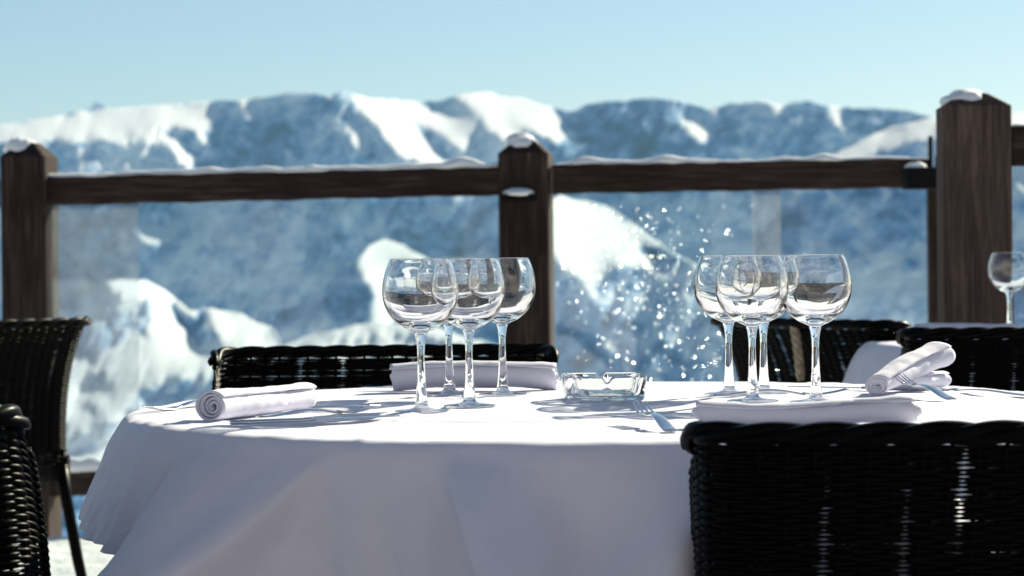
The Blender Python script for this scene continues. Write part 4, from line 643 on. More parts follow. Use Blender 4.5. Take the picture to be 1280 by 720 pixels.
def attach(par,fn): # build children in world coordinates under an unrotated empty
    pass
bpy.context.view_layer.update()
def fixparent(root):
    """children of root were built in world coordinates"""
    loc=Vector(root.location)
    for ch in [x for x in bpy.data.objects if x.parent==root]: ch.matrix_parent_inverse=Matrix.Translation(-loc)
w_=.158
for (x0,x1,yt,wd,dx) in ((-2,62,176,.165,-.03),(622,692,172,.180,-.015),):
    mb=MB(); c=post(mb,x0,x1,yt,D,wd,PR); o=mb.build('post',WOOD,fence,smooth=False)
    snowcap(o,c,.125,.050 if dx>-.02 else .045,.3,dx)
mb=MB(); c=post(mb,1158,1222,201,D+.05,.15,PR); o=mb.build('post',WOOD,fence,smooth=False)
yo=.05
def rp(px,py): 
    q=P(px,py,D+yo+.02); return q
rail(fence,rp(50,239.5),rp(626,226.5),.100,.08,'top_rail',seed=1,sh=.016,blobs=((.83,.05,.012),(.45,.06,.008),(1.52,.05,.022)))
rail(fence,rp(690,224.5),rp(1162,216.5),.103,.08,'top_rail',seed=5,sh=.018,blobs=((.12,.05,.014),(.55,.06,.006),(.98,.05,.012),(1.2,.07,.006)))
rail(fence,rp(50,604),rp(626,600),.085,.08,'bottom_rail',seed=9,sh=.028,blobs=((.1,.06,.02),(.2,.03,.01)))
rail(fence,rp(690,600),rp(1162,596),.085,.08,'bottom_rail',seed=12,sh=.025)
rail(fence,rp(-500,252),rp(-3,242),.100,.08,'top_rail',seed=15)
def pane(parent,x0,x1,yt,yb,m,dy=0,name='glass_panel',t=.008):
    a=P(x0,yt,D+yo+dy);b=P(x1,yt,D+yo+dy);c=P(x1,yb,D+yo+dy);d=P(x0,yb,D+yo+dy)
    mb=MB(); vs=[a,b,c,d,*[q+Vector((0,t,0)) for q in (a,b,c,d)]]
    mb.add(vs,[(3,2,1,0),(4,5,6,7),(0,1,5,4),(1,2,6,5),(2,3,7,6),(3,0,4,7)]); return mb.build(name,m,parent,smooth=False)
pane(fence,64,624,252,592,PANE)
p2=pane(fence,40,173,250,590,PANE2,dy=.03); p2['label']='milky narrower glass pane overlapping the left panel'
p3=pane(fence,692,1160,240,588,PANE)
p4=pane(fence,940,976,238,400,PANE2,dy=.03,name='glass_panel'); p4['label']='narrow milky strip of glass'
# iron clamps
for (x0,x1,y0,y1,dd,sn) in ((627,670,242,251,-.02,.02),(1133,1176,209,236,-.09,.018)):
    a=P(x0,y0,D+dd-.03);b=P(x1,y1,D+dd-.03); mb=MB(); c=(a+b)/2+Vector((0,.05,0)); mb.box(c,(b.x-a.x,.10,a.z-b.z),bev=.003)
    if x0>1000:
        q=P(1163,170,D); mb.tube([q,P(1163,215,D)],.008,8); q=P(1171,195,D+.02); mb.tube([q,P(1171,215,D+.02)],.006,8)
    o=mb.build('clamp',IRON,fence,smooth=False)
    q=Vector((c.x-(.02 if x0>1000 else 0),c.y-.01,a.z+.028)); snowcap(o,q,(b.x-a.x)*(.6 if x0>1000 else .95),sn,0,name='snow_patch')
# frozen droplets on the pane
rg=random.Random(5); mb=MB(); ic=bmesh.new(); bmesh.ops.create_icosphere(ic,subdivisions=2,radius=1); ic.verts.index_update()
iv=[v.co.copy() for v in ic.verts]; iF=[tuple(v.index for v in f.verts) for f in ic.faces if f.calc_center_median().y<.05]; ic.free()
cnt=0
while cnt<360:
    t=rg.random(); x=716+t*205+rg.gauss(0,42+25*t); y=262+t*205+rg.gauss(0,30+42*t)
    if rg.random()<.06: x=rg.uniform(700,1120); y=rg.uniform(250,490)
    if not(696<x<1150 and 250<y<520): continue
    c=P(x,y,D+yo-.004); r=(.0008+.0030*rg.random()**2.2); mb.add([c+Vector((v.x*r,v.y*r*.7,v.z*r*(1+.3*rg.random()))) for v in iv],iF); cnt+=1
hv=(sd+Vector((-.08,-1,-.03)).normalized()).normalized()
fm=bpy.data.materials.new('glint_facets'); fm.use_nodes=True; nt=fm.node_tree; nt.nodes.remove(nt.nodes['Principled BSDF']); gl=nt.nodes.new('ShaderNodeBsdfGlossy'); gl.inputs['Roughness'].default_value=.3; gl.inputs[0].default_value=(.95,.97,1,1); nt.links.new(gl.outputs[0],nt.nodes['Material Output'].inputs[0])
mf=MB(); cnt=0  # added mirror facets, tilted to flash the sun at the camera
while cnt<620:
    t=rg.random(); x=716+t*205+rg.gauss(0,40+26*t); y=262+t*205+rg.gauss(0,30+42*t)
    if rg.random()<.06: x=rg.uniform(700,1120); y=rg.uniform(250,490)
    if not(696<x<1150 and 248<y<520): continue
    c=P(x,y,D+yo-.008); r=.0004+.0011*rg.random()**1.9
    nn=(hv+Vector((rg.gauss(0,.07),rg.gauss(0,.07),rg.gauss(0,.07)))).normalized(); ta=nn.orthogonal().normalized(); tb=nn.cross(ta)
    k=7; mf.add([c+ta*(math.cos(6.283*i/k)*r*(.8+.4*rg.random()))+tb*(math.sin(6.283*i/k)*r)+nn*0 for i in range(k)],[tuple(range(k))]); cnt+=1
o=mf.build('glint_facets',fm,fence,smooth=False); o['kind']='stuff'; o['label']='tiny added mirror facets tilted to flash the sun on the right glass panel'
dm,nt,b=mat('ice_droplets'); setin(b,Base_Color=(.93,.95,.97,1),Roughness=.12); b.inputs['Specular IOR Level'].default_value=.8
t_=nt.nodes.new('ShaderNodeBsdfTranslucent'); t_.inputs[0].default_value=(.95,.95,.93,1); x_=nt.nodes.new('ShaderNodeMixShader'); x_.inputs[0].default_value=.85
nt.links.new(b.outputs[0],x_.inputs[1]); nt.links.new(t_.outputs[0],x_.inputs[2]); nt.links.new(x_.outputs[0],nt.nodes['Material Output'].inputs[0])
o=mb.build('frozen_droplets',dm,fence); o['kind']='stuff'; o['label']='spray of sparkling frozen droplets on the right glass panel'
fixparent(fence)

DN=6.23
fence2=empty('timber_railing',P(1225,780,DN),label='nearer timber railing with tall snow capped corner post at the right, behind the second table',cat='railing')
mb=MB(); c=post(mb,1181,1269,112,DN,.176,R(-4),apex=.04); o=mb.build('post',WOODN,fence2,smooth=False)
snowcap(o,c,.130,.034,.2,-.02)
rail(fence2,P(1262,184,DN+.1),P(1700,176,DN+.1),.102,.08,'top_rail',seed=21,sh=.012)
rail(fence2,P(1262,700,DN+.1),P(1700,700,DN+.1),.09,.08,'bottom_rail',seed=22,sh=.02)
def pane_n():
    a=P(1268,207,DN+.1);b=P(1690,200,DN+.1);c=P(1690,680,DN+.1);d=P(1268,680,DN+.1); mb=MB(); t=.008
    vs=[a,b,c,d,*[q+Vector((0,t,0)) for q in (a,b,c,d)]]
    mb.add(vs,[(3,2,1,0),(4,5,6,7),(0,1,5,4),(1,2,6,5),(2,3,7,6),(3,0,4,7)]); mb.build('glass_panel',PANE,fence2,smooth=False)
pane_n()
mb=MB(); c=P(1690,112,DN); post(mb,1690,1778,112,DN,.17,R(-4),apex=.04); mb.build('post',WOOD,fence2,smooth=False)
fixparent(fence2)

# ------------------------------------------------------------------ house front added behind camera to block sky and bounce sun, mirrored in glasses
ch=empty('sky_blocking_chalet',(0,-4.2,0),label='added out-of-view house front behind the terrace, blocking sky and bouncing sun',cat='building')
mb=MB(); mb.box((0,-.15,3.0),(22,.3,6.0)); mb.build('wall',GREYW,ch,smooth=False)
mb=MB(); mb.box((0,.3,6.1),(23,2.6,.14)); rf=mb.build('roof',WOOD,ch,smooth=False)
mb=MB(); mb.box((0,.3,6.27),(23,2.6,.18),bev=.05); mb.build('roof_snow',SNOW,rf,smooth=False)
for x in (-3.4,-1.1,1.1,3.4):
    mb=MB()
    for dx,dz,sx,sz in ((-.62,0,.09,1.5),(.62,0,.09,1.5),(0,.72,1.15,.08),(0,-.72,1.15,.08),(0,0,.05,1.36)): mb.box((x+dx,.03,1.6+dz),(sx,.07,sz))
    f=mb.build('window',WOOD,ch,smooth=False); mb=MB(); mb.box((x,.012,1.6),(1.15,.01,1.36)); mb.build('pane',IRON,f,smooth=False)

# ------------------------------------------------------------------ the round table
TC=Vector((.140,3.25,0)); TZ=.7525
N_=61
raw=np.array(CLOTH).reshape(3,N_,N_).transpose(1,2,0)
cl=np.cumsum(np.cumsum(raw,axis=0),axis=1)/2000.0
def table(tc,label,clabel,undl,full=True):
    t=empty('round_table',tc,label=label,cat='table')
    mb=MB(); mb.lathe([(0,.715),(.640,.715),(.648,.720),(.650,.730),(.645,.7375),(0,.7385)],96); mb.build('tabletop',WOOD,t,fixn=True)
    mb=MB(); mb.lathe([(0,.03),(.05,.03),(.05,.714),(0,.714)],24); mb.build('pedestal',IRON,t,fixn=True)
    for k in range(4):
        a=PI/4+k*PI/2; mb=MB(); mb.tube([(.05*math.cos(a),.05*math.sin(a),.12),(.2*math.cos(a),.2*math.sin(a),.07),(.36*math.cos(a),.36*math.sin(a),.02)],[.025,.022,.018],8); mb.build('leg',IRON,t)
def cloth_obj(tc,rz,label,mirror=False):
    x,y,z=cl[...,0].copy(),cl[...,1].copy(),cl[...,2].copy()
    me=bpy.data.meshes.new('tablecloth'); vs=np.stack([x,y,z],-1).reshape(-1,3)
    i=np.arange(N_*N_).reshape(N_,N_); fs=np.stack([i[:-1,:-1],i[:-1,1:],i[1:,1:],i[1:,:-1]],-1).reshape(-1,4)
    me.from_pydata(vs.tolist(),[],fs.tolist())
    b=bmesh.new(); b.from_mesh(me)
    bmesh.ops.smooth_vert(b,verts=b.verts,factor=.5,use_axis_x=True,use_axis_y=True,use_axis_z=True)
    bmesh.ops.subdivide_edges(b,edges=list(b.edges),cuts=4,use_grid_fill=True,smooth=0)
    for _ in range(4): bmesh.ops.smooth_vert(b,verts=b.verts,factor=.5,use_axis_x=True,use_axis_y=True,use_axis_z=True)
    b.to_mesh(me); b.free()
    n=len(me.vertices); c=np.empty(n*3,np.float32); me.vertices.foreach_get('co',c); c=c.reshape(-1,3)
    az=np.degrees(np.arctan2(c[:,1],c[:,0]))%360; dn=np.maximum(0,.735-c[:,2])
    lf=np.clip((az-150)/18,0,1)*np.clip((217.5-az)/3.0,0,1); c[:,2]+=lf*np.interp(az,[160,184,196,204,212,218],[.2,.34,.44,.56,.66,.68])*dn; dn=np.maximum(0,.735-c[:,2]); kk=.32*lf+.08
    rho=lambda x,a,b: np.where(x<0,np.exp(-(x/a)**2),np.exp(-(x/b)**2))
    dn0=dn; dn=np.maximum(dn,1e-5)**.85*.75; kk=kk+1.0*rho(az-219-20*dn,2.2,9)+.6*rho(az-(238-62*dn),6,1.6)+1.15*rho(az-(252+45*dn),1.8,6)+.75*rho(az-(275-30*dn),5,5)+.8*rho(az-(292+60*dn),2,5)+.25*rho(az-330,8,5)+.25*rho(az-20,6,8)+.3*rho(az-60,6,8)+.3*rho(az-110,6,8)+.3*rho(az-150,6,4)-.10; r0=np.hypot(c[:,0],c[:,1]); q0=np.where(dn>.02,np.maximum(r0,.653)/np.maximum(r0,.1),1); c[:,0]*=q0; c[:,1]*=q0; r0=r0*q0; c[:,0]*=1+kk*dn/np.maximum(r0,.1); c[:,1]*=1+kk*dn/np.maximum(r0,.1)
    rr=np.hypot(c[:,0],c[:,1]); top=np.clip((.668-rr)/.03,0,1)
    # soft creases of a freshly unfolded cloth
    a1=fbm(c[:,0]*2.2+c[:,1]*1.2+3,c[:,1]*7-c[:,0]*1.5,4,.5,True); a2=fbm(c[:,0]*5,c[:,1]*14+c[:,0]*4,4,.5)
    c[:,2]=np.where(top>0,(1-top)*c[:,2]+top*TZ,c[:,2])+top*(.0034*(a1-.2)+.0016*a2+.0016*(np.exp(-((c[:,0]*.99-c[:,1]*.1-.27)/.006)**2)+np.exp(-((c[:,0]*.99-c[:,1]*.1+.25)/.006)**2)+np.exp(-((c[:,1]*.99+c[:,0]*.1-.2)/.006)**2)+np.exp(-((c[:,1]*.99+c[:,0]*.1+.3)/.006)**2)))
    nr=np.clip((rr-.6)/.05,0,1); k=fbm(c[:,0]*5+1,c[:,1]*5+c[:,2]*3,3)*.006*nr
    c[:,0]+=c[:,0]/np.maximum(rr,.1)*k; c[:,1]+=c[:,1]/np.maximum(rr,.1)*k
    me.vertices.foreach_set('co',c.ravel())
    me.materials.append(LINEN); me.polygons.foreach_set('use_smooth',[True]*len(me.polygons)); me.update()
    o=bpy.data.objects.new('tablecloth',me); o.location=tc; o.rotation_euler=(0,0,rz); col.objects.link(o)
    so_=o.modifiers.new('thickness','SOLIDIFY'); so_.thickness=.0012; so_.offset=-1
    tag(o,label,'tablecloth'); return o
def undercloth(tc,label):
    mb=MB(); n=360; rows=[]
    prof=[(.0,.7405),(.3,.7405),(.6,.7405),(.646,.739),(.650,.730),(.642,.71),(.612,.62),(.600,.50),(.598,.40),(.600,.30)]
    vs=[]
    for k,(r,z) in enumerate(prof):
        for i in range(n):
            a=2*PI*i/n; w2=max(0,(.72-z))*.035*math.sin(11*a+.7*math.sin(2*a)+.5)
            ad=math.degrees(a); w2+=.07*math.exp(-((ad-201)/9)**4)*min(1,max(0,(.72-z)/.12)); vs.append(((r+w2)*math.cos(a),(r+w2)*math.sin(a),z+.012*math.sin(3*a)*(z<.4)))
    fs=[(k*n+i,k*n+(i+1)%n,(k+1)*n+(i+1)%n,(k+1)*n+i) for k in range(len(prof)-1) for i in range(n)]
    mb.add(vs,fs); o=mb.build('undercloth',LINEN); o.location=tc; tag(o,label,'undercloth')
    return o
table(TC,'round dining table hidden under the white cloth in the foreground','','')
cloth_obj(TC,0,'large white linen cloth draped over the foreground round table')
undercloth(TC,'white under cloth showing below the left hem of the foreground tablecloth')

# ------------------------------------------------------------------ wine glasses
def glass_proto():
    t=empty('wine_glass',(0,0,0),label='x',cat='wine glass',group='wine glasses on the foreground table')
    mb=MB()
    mb.lathe([(0,.0004),(.031,.0004),(.0345,.0008),(.0352,.0018),(.0335,.0026),(.024,.0034),(.014,.0048),(.009,.0070),(.0080,.0095),(0,.0095)],64); mb.build('foot',GLASS,t,fixn=True)
    mb=MB(); mb.lathe([(0,.0097),(.0081,.0097),(.0085,.0115),(.0080,.016),(.0068,.026),(.0058,.040),(.0050,.058),(.0047,.072),(.0051,.084),(.0064,.094),(.0080,.1005),(.0084,.1030),(0,.1030)],48); mb.build('stem',GLASS,t,fixn=True)
    out=[(0,.1032),(.0086,.1032),(.0120,.1050),(.0200,.1085),(.0270,.1130),(.0340,.1190),(.0405,.1265),(.0452,.1355),(.0483,.1450),(.0495,.1555),(.0490,.1660),(.0472,.1760),(.0442,.1865),(.0406,.1955),(.0388,.1985)]
    rim=[(.0382,.1993),(.0375,.1991)]
    inn=[(.0373,.1983),(.0391,.1950),(.0427,.1862),(.0456,.1758),(.0471,.1660),(.0473,.1560),(.0456,.1462),(.0418,.1374),(.0365,.1297),(.0298,.1232),(.0225,.1185),(.0150,.1157),(.0075,.1142),(0,.1138)]
    # smooth spline resample
    def cr(pts,m=3):
        o=[]
        for i in range(len(pts)-1):
            p0=Vector(pts[max(i-1,0)]);p1=Vector(pts[i]);p2=Vector(pts[i+1]);p3=Vector(pts[min(i+2,len(pts)-1)])
            for k in range(m):
                u=k/m; q=.5*((2*p1)+(-p0+p2)*u+(2*p0-5*p1+4*p2-p3)*u*u+(-p0+3*p1-3*p2+p3)*u**3); o.append((max(q.x,0),q.y))
        o.append(pts[-1]); return o
    mb=MB(); mb.lathe([(0,.1032)]+cr(out[1:])+rim+cr(inn),96); mb.build('bowl',GLASS,t,fixn=True)
    return t
gp=glass_proto()
glist=[(527,515.5,'wine glass at the front left of the left cluster, nearest the rolled napkin'),
 (587,508.5,'wine glass at the front right of the left cluster, stem between two others'),
 (562,493,'wine glass at the back left of the left cluster, half hidden behind the front glass'),
 (628.5,494,'wine glass at the back right of the left cluster, against the dark middle post'),
 (1020,503.5,'wine glass at the right front of the right cluster with the full bowl unobstructed'),
 (941,502.5,'wine glass at the front centre of the right cluster, overlapping two others'),
 (911.5,493.5,'wine glass at the back left of the right cluster beside the sparkling droplets'),
 (955,492.5,'wine glass at the back middle of the right cluster, behind the front centre glass')]
for i,(px,py,lb) in enumerate(glist):
    g=gp if i==0 else copy_tree(gp)
    q=P(px,py,z=TZ+.001); g.location=(q.x,q.y,TZ+.0012); g.rotation_euler=(0,0,i); g['label']=lb
    g.scale=(1,1,1)
    
# ------------------------------------------------------------------ ashtray
q=P(755,501.5,z=TZ); at=empty('ashtray',(q.x,q.y,TZ+.0015),R(3),label='clear glass ashtray with notched rim in the middle of the white table',cat='ashtray')
def sqf(a): return (1/(abs(math.cos(a))**5+abs(math.sin(a))**5)**(1/5.))
mb=MB(); n=128; prof=[(0,.0),(.046,.0),(.0500,.0015),(.0515,.004),(.0545,.0325),(.0550,.0345),(.0540,.0358),(.0480,.0358),(.0465,.0345),(.043,.014),(.040,.0095),(.034,.0082),(0,.008)]
vs=[];idx=[]
for r,z in prof:
    if r==0: idx.append([len(vs)]); vs.append((0,0,z)); continue
    row=[]
    for k in range(n):
        a=2*PI*k/n; rr=r*sqf(a); zz=z
        if z>.03:
            for na in (PI/2,3*PI/2,0,PI): 
                dd=abs((a-na+PI)%(2*PI)-PI)*.052
                if dd<.0065: zz=z-.009*(1-(dd/.0065)**2)
        row.append(len(vs)); vs.append((rr*math.cos(a),rr*math.sin(a),zz))
    idx.append(row)
fs=[]
for A,B in zip(idx,idx[1:]):
    for k in range(n):
        if len(A)==1: fs.append((A[0],B[k],B[(k+1)%n]))
        elif len(B)==1: fs.append((A[k],B[0],A[(k+1)%n]))
        else: fs.append((A[k],B[k],B[(k+1)%n],A[(k+1)%n]))
at.scale=(1.05,1.05,1.0)
mb.add(vs,fs); me=mb.build('ashtray_dish',AGLASS,at,fixn=True,autos=R(35)); me.name='dish'

# ------------------------------------------------------------------ napkins
def napkin(name,L,rad,loc,rz,label,flat=.72,tilt=0,turns=4.6,seed=0,taper=0.,bend=0.,cat='napkin'):
    th=rad*.075; n=220; m=44; vs=[];fs=[]
    g=random.Random(seed); ph=g.random()*6
    for j in range(m+1):
        s_=j/m; x=(s_-.5)*L
        for i in range(n+1):
            t=i/n; a=-t*turns*2*PI+ph*0+2.4
            r=rad*(.98-(.82)*t)
            # loose outer layer and layer-to-layer shifts along the roll
            sh=.004*math.sin(a*1.0+seed)+.006*math.sin(t*5+seed)*(1 if s_>.5 else -1)*abs(2*s_-1)
            loose=1+.05*math.sin(a+seed)*math.cos(3*s_+seed)+ .04*float(vn(np.array(s_*4+seed),np.array(t*3+seed*2)))
            rr=r*loose*(1+taper*(s_-.5))
            y=rr*math.cos(a); z=rr*math.sin(a)*flat*(1+.05*math.sin(s_*5+seed))
            z+=bend*math.sin(s_*PI*1.5+seed)*.3
            vs.append((x+sh*(abs(2*s_-1)**3)*.6,y+.004*math.sin(s_*4+seed),z))
    for j in range(m):
        for i in range(n): a=j*(n+1)+i; fs.append((a,a+1,a+n+2,a+n+1))
    zm=min(v[2] for v in vs[(n+1)*5:-(n+1)*5]); vs=[(x,y,z-zm+.0012) for x,y,z in vs]
    mb=MB(); mb.add(vs,fs); o=mb.build(name,LINEN); o.location=loc; o.rotation_euler=(0,tilt,rz)
    md=o.modifiers.new('thickness','SOLIDIFY'); md.thickness=th; md.offset=0
    tx=bpy.data.textures.new('w','CLOUDS'); tx.noise_scale=.05; dp=o.modifiers.new('wr','DISPLACE'); dp.texture=tx; dp.strength=.005; dp.mid_level=.5; dp.texture_coords='LOCAL'
    tag(o,label,cat); return o
z0=TZ+.0015
a=P(258,528,z=z0); b=P(382,514,z=z0); c=(a+b)/2
ang=math.atan2(b.y-a.y,b.x-a.x)
napkin('napkin',.222,.0238,(c.x,c.y+.02,z0),ang+R(4),'rolled white napkin with spiral end at the left edge of the table',flat=.80,seed=1.,turns=3.6)
a=P(497,489,z=z0); b=P(690,489,z=z0); c=(a+b)/2
napkin('napkin',(b-a).length+.01,.0245,(c.x,c.y+.03,z0),R(1),'rolled white napkin lying behind the left cluster of glasses',flat=.86,seed=2.4,bend=-.01)
a=P(872,533,z=z0); b=P(1146,534,z=z0); c=(a+b)/2
napkin('napkin',(b-a).length,.0172,(c.x,c.y-.005,z0),R(-4),'long rolled white napkin in front of the right cluster, against the dark chair back',flat=.86,seed=3.3,bend=.012)
a=P(1150,497,z=z0); 
napkin('napkin',.15,.0185,(P(1163,495,z=z0).x,3.51,z0),R(42),'lower rolled napkin of the crossed pair at the right',flat=.70,seed=4.2,turns=3.8)
napkin('napkin',.19,.0255,(P(1140,478,3.44).x,3.47,z0+.0135),R(52),'upper rolled napkin of the crossed pair at the right, tilted upwards',flat=.68,seed=5.5,turns=3.8,tilt=R(-11),taper=.5)

# ------------------------------------------------------------------ cutlery
def fork_mesh():
    mb=MB(); path=[];rad=[]
    for k in range(26):
        s_=k/25; x=s_*.132
        z=.0015+.010*math.sin(min(s_,1)*PI)**1.3*(s_)+.002*(1-s_)
        wd=.0062*(1-s_)**.6+.0028 if s_<.85 else .0030+.0035*((s_-.85)/.15)**2
        path.append((x,0,z)); rad.append((wd,.0013+.0007*math.sin(s_*PI)))
    mb.tube(path,rad,12,up=Vector((0,0,1)))
    # shoulders
    sh=[];r=[]
    for k in range(10):
        s_=k/9; x=.130+s_*.022; z=.0035-.0022*math.sin(s_*PI/2); wd=.0055+.0062*math.sin(s_*PI/2); sh.append((x,0,z)); r.append((wd,.0011))
    mb.tube(sh,r,12)
    for i in range(4):
        y=(i-1.5)*.0060; pt=[];rr=[]
        for k in range(9):
            s_=k/8; pt.append((.149+s_*.046,y*(1-.12*s_),.0013+.007*s_**1.6)); q=.0017*(1-.5*s_**2); rr.append((q,.0010*(1-.3*s_)))
        mb.tube(pt,rr,8)
    return mb.mesh('fork',STEEL)
def knife_mesh():
    mb=MB(); path=[];rad=[]
    for k in range(20):
        s_=k/19; path.append((s_*.105,0,.0035)); rad.append((.0052+.0018*(1-s_),.0030-.0008*s_))
    mb.tube(path,rad,12)
    path=[];rad=[]
    for k in range(20):
        s_=k/19; path.append((.104+s_*.12,.0015*s_,.0033)); rad.append((.0098*max(.08,(1-s_**5))*(.7+.3*min(1,s_*6)),.0009))
    mb.tube(path,rad,10); return mb.mesh('knife',STEEL)
def spoon_mesh():
    mb=MB(); path=[];rad=[]
    for k in range(40):
        s_=k/39; x=s_*.2
        z=.0016+.008*math.sin(min(s_/.78,1)*PI)**1.2*s_
        if s_<.75: wd=.0058*(1-s_/.75)**.6+.0026
        else: wd=.0026+.0185*math.sin((s_-.75)/.25*PI)**.6
        if s_>.75: z=.0016+.004*(2*(s_-.875)/.25)**2
        path.append((x,0,z)); rad.append((wd,.0013))
    mb.tube(path,rad,12); return mb.mesh('spoon',STEEL)
FK,KN,SP=fork_mesh(),knife_mesh(),spoon_mesh()
def cut(name,me,p0,p1,label,dz=0,roll=0,slope=0,anchor=0.0,L=.195):
    """p0 handle end pixel, p1 tip pixel on the cloth"""
    a=P(*p0,z=z0) if len(p0)==2 else Vector(p0); b=P(*p1,z=z0) if len(p1)==2 else Vector(p1)
    d=(b-a); ang=math.atan2(d.y,d.x); o=bpy.data.objects.new(name,me); col.objects.link(o)
    tip=Vector((b.x,b.y,z0+dz)); o.rotation_euler=Euler((roll,-slope,ang),'XYZ')
    dirv=Vector((math.cos(ang)*math.cos(slope),math.sin(ang)*math.cos(slope),math.sin(slope)))
    o.location=tip-dirv*L; tag(o,label,name); return o
cut('knife',KN,(258,534),(505,524),'steel knife half under the rolled napkin at the left of the table',dz=.001,L=.224)
cut('fork',FK,(300,527),(470,515),'steel fork lying behind the knife, partly under the left rolled napkin',dz=.0008)
cut('fork',FK,(250,509),(184,516),'steel fork poking out behind the spiral end of the left napkin',dz=.0005)
cut('knife',KN,(600,487),(452,487.5),'steel knife poking out from under the napkin behind the left glasses',dz=.001,L=.224)
cut('fork',FK,(905,566),(799,528),'steel fork with raised tines beside the dark chair back',dz=.017,slope=R(5),L=.195)
cut('knife',KN,(1100,489),(985,486.5),'steel knife lying behind the right cluster of glasses',dz=.001,L=.224)
cut('fork',FK,(900,497),(1060,494),'steel fork lying just behind the right front wine glass',dz=.001)
o=cut('fork',FK,(1240,510),(1122,493),'steel fork leaning with its tines on the crossed napkins',dz=.021,slope=R(6))
o=cut('spoon',SP,(1330,500),(1165,490),'steel spoon lying right of the crossed napkins',dz=.002,L=.2)

# ------------------------------------------------------------------ wicker chairs
def chair_shell(u,z):
    """back surface: u across (-1..1), z height; local +Y is the front of the chair"""
    hw=.300; t=max(0,(z-.43)/.35)
    flare=.090*t**2.8
    widen=0.0
    s_=u*(hw+.085)                       # arc length incl. forward returns
    e=abs(s_)-(hw-.055)
    if e<=0: x=s_; y=0; nx,ny=0,-1
    else:
        rad=.055; an=min(e/rad,PI/2); x=(hw-.055)+rad*math.sin(an); y=rad*(1-math.cos(an)); nx,ny=math.sin(an),-math.cos(an)
        if e/rad>PI/2: y+=e-rad*PI/2
        if s_<0: x=-x; nx=-nx
    y-=.02*(1-u*u)
    return Vector((x+nx*flare*.12,y-flare,z-max(0,abs(u)-.80)**2*.9*t)),Vector((nx,ny,0))
def weave(mb,surf,zb,zt,pitch,span,stp,rad,amp,seed,sides=5,loose=.35):
    g=random.Random(seed); rows=int((zt-zb)/pitch); ns=int(2*span/stp); colr=[g.random()**3 for _ in range(ns+1)]
    m=ns*4
    for r in range(rows+1):
        z=zb+r*pitch; sg=1 if r%2 else -1; jit=g.uniform(-.0004,.0004)
        pts=[];rr=[]
        for k in range(m+1):
            q=k/m; u=-1+2*q; ph=q*ns
            p,nn=surf(u,z+jit+.0006*math.sin(q*9+r))
            off=sg*amp*math.cos(ph*PI)
            pts.append(p+nn*off); c0=colr[int(ph)]
            f=1-abs(math.cos(ph*PI))
            rr.append(rad*(1-loose*f*(c0>.3)*(.6+.4*math.sin(r*.13+int(ph)*2.1))))
        mb.tube(pts,rr,sides,cap=False)
def braid(mb,path,r,strands=3,tw=.035,seg=4,sr=.62):
    # resample
    L=[0]
    for a,b in zip(path,path[1:]): L.append(L[-1]+(b-a).length)
    T=L[-1]; n=int(T/(tw/9)); 
    def at_(s_):
        for i in range(len(L)-1):
            if s_<=L[i+1]: 
                f=(s_-L[i])/max(1e-9,L[i+1]-L[i]); return path[i].lerp(path[i+1],f)
        return path[-1]
    cen=[at_(T*k/n) for k in range(n+1)]
    for s0 in range(strands):
        pts=[]
        for k in range(n+1):
            t=(cen[min(k+1,n)]-cen[max(k-1,0)]).normalized(); a=t.cross(Vector((0,0,1))); a.normalize(); b=a.cross(t)
            an=2*PI*(T*k/n)/(tw*strands)+2*PI*s0/strands
            pts.append(cen[k]+a*math.cos(an)*r*.5+b*math.sin(an)*r*.5)
        mb.tube(pts,[r*sr*min(1,.45+min(k,n-k)*tw/9/.03) for k in range(n+1)],7)
def make_chair():
    t=empty('wicker_chair',(0,0,0),label='x',cat='chair',group='black wicker chairs on the terrace')
    zt=.765
    mb=MB(); weave(mb,chair_shell,.445,zt,.0046,.385,.026,.0030,.0026,3,loose=.55); mb.build('backrest',WICK,t)
    mb=MB()
    ns=int(2*.385/.026)
    for k in range(0,ns+1):
        u=-1+2*k/ns; mb.tube([chair_shell(u,.43+.34*i/10)[0] for i in range(11)],.0026,6)
    mb.build('stakes',WICK,t)
    mb=MB(); path=[chair_shell(u,zt+.012)[0]+chair_shell(u,zt)[1]*.004 for u in np.linspace(-.95,.95,61)]
    braid(mb,path,.0115,tw=.055); 
    # rolled ends come down the side edges
    for sgn in (-1,1):
        e=[chair_shell(sgn,zt-.33*i/14)[0]+Vector((0,.002,0)) for i in range(15)]; braid(mb,e,.0045,tw=.009)
    mb.build('braided_edge',WICK,t)
    # seat
    mb=MB()
    for r in range(44):
        y=.01+r*.0105; mb.tube([Vector((x,y,.437+(.004 if (int((x+.3)/.03)+r)%2 else -.001)-.012*math.sin((y)/.47*PI)*(1-(x/.3)**2))) for x in np.linspace(-.29,.29,41)],.0055,5)
    mb.build('seat',WICK,t)
    mb=MB()
    def ap(u,z):
        s_=(u+1)/2*2.08; 
        pts=[(-.295,.0),(-.295,.47),(.295,.47),(.295,.0),(-.295,.0)]; Ls=[.47,.59,.47,.59]; 
        for i,l in enumerate(Ls):
            if s_<=l or i==3:
                a=Vector(pts[i]).lerp(Vector(pts[i+1]),min(1,s_/l)); d=(Vector(pts[i+1])-Vector(pts[i])).normalized(); return Vector((a.x,a.y,z)),Vector((-d.y,d.x,0))
            s_-=l
    weave(mb,ap,.365,.43,.0056,1.0,.03,.0029,.0030,8); mb.build('apron',WICK,t)
    for sx in (-1,1):
        mb=MB(); mb.tube([(sx*.28,.45,.44),(sx*.285,.455,.22),(sx*.29,.47,0.0)],[.017,.015,.013],10); mb.build('leg',WICK,t)
        mb=MB(); mb.tube([(sx*.275,.02,.44),(sx*.278,-.005,.32),(sx*.285,-.045,.16),(sx*.29,-.10,0.0)],[.018,.016,.015,.013],10); mb.build('leg',WICK,t)
    return t
cp=make_chair()
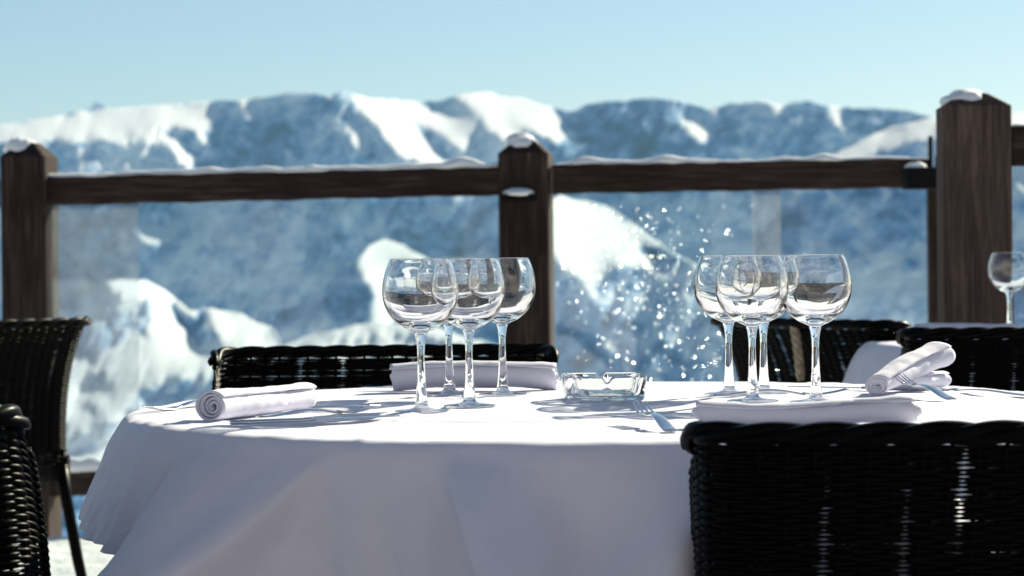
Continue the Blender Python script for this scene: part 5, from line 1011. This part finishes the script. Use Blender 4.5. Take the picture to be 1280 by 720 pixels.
def back_at(px,py,d,rz): 
    q=P(px,py,d); return (q.x,q.y+.03,q.z)
# (x of back centre px, top py, distance, rotation) ; rotation 0 = chair faces away from the camera
spots=[(1258,531,2.42,R(0),'black wicker chair in the right foreground, seen from behind, its back hiding the table front'),
 (478,441,4.45,R(181),'black wicker chair across the table behind the rolled napkins, its braided top in the sun'),
 (-36,404,6.2,R(46),'tall flared wicker chair at the far left by the left railing post'),
 (-322,512,2.62,R(-10),'wicker chair cut off at the lower left corner of the photo'),
 (1028,402,5.75,R(-55),'dark wicker chair behind the right cluster of glasses, with a pale strip for its sunlit edge'),
 (1334,413,4.68,R(-3),'dark wicker chair at the second table, rightmost in the background')]
for i,(px,py,d,rz,lb) in enumerate(spots):
    c=cp if i==0 else copy_tree(cp)
    x,y,z=back_at(px,py,d,rz); c.location=(x,y,0); c.scale=(1,1,z/.779); c.rotation_euler=(0,0,rz); c['label']=lb
    if i==4:  # pale strip painted in as the sunlit edge of the back
        mb=MB(); q0=Matrix.Rotation(-rz,4,'Z')@(P(991,404,5.70)-Vector((x,y,0))); q1=Matrix.Rotation(-rz,4,'Z')@(P(1001,482,5.66)-Vector((x,y,0)))
        braid(mb,[q0,(q0+q1)/2+Vector((.004,0,0)),q1],.011,tw=.02); s_=mb.build('sunlit_strip',SUNEDGE,c)

# ------------------------------------------------------------------ second table
T2=Vector(((1440-640)/F*5.5,5.52,0))
table(T2,'second round dining table at the right edge, under a white cloth','','')
cloth_obj(T2,R(8),'white linen cloth on the second table at the right, showing between two chairs')
undercloth(T2,'white under cloth of the second table at the right')
a=P(1145,416,5.7); b=P(1262,416,5.7)
napkin('napkin',.24,.021,((a.x+b.x)/2,5.66,z0),R(3),'rolled napkin on the second table, in front of the tall corner post',flat=.8,seed=6.1)
g=copy_tree(gp); q=P(1262,420,5.75); g.location=(q.x,5.75,TZ+.0012); g['label']='wine glass on the second table, in front of the tall corner post'; g['group']='wine glasses on the second table'

for o in bpy.data.objects:
    if o.type=='MESH':
        n=o.name.split('.')[0]
        if n in ('bowl','stem','foot','ashtray_dish','dish'): o.cycles.is_caustics_caster=True
        if n in ('tablecloth','napkin'): o.cycles.is_caustics_receiver=True
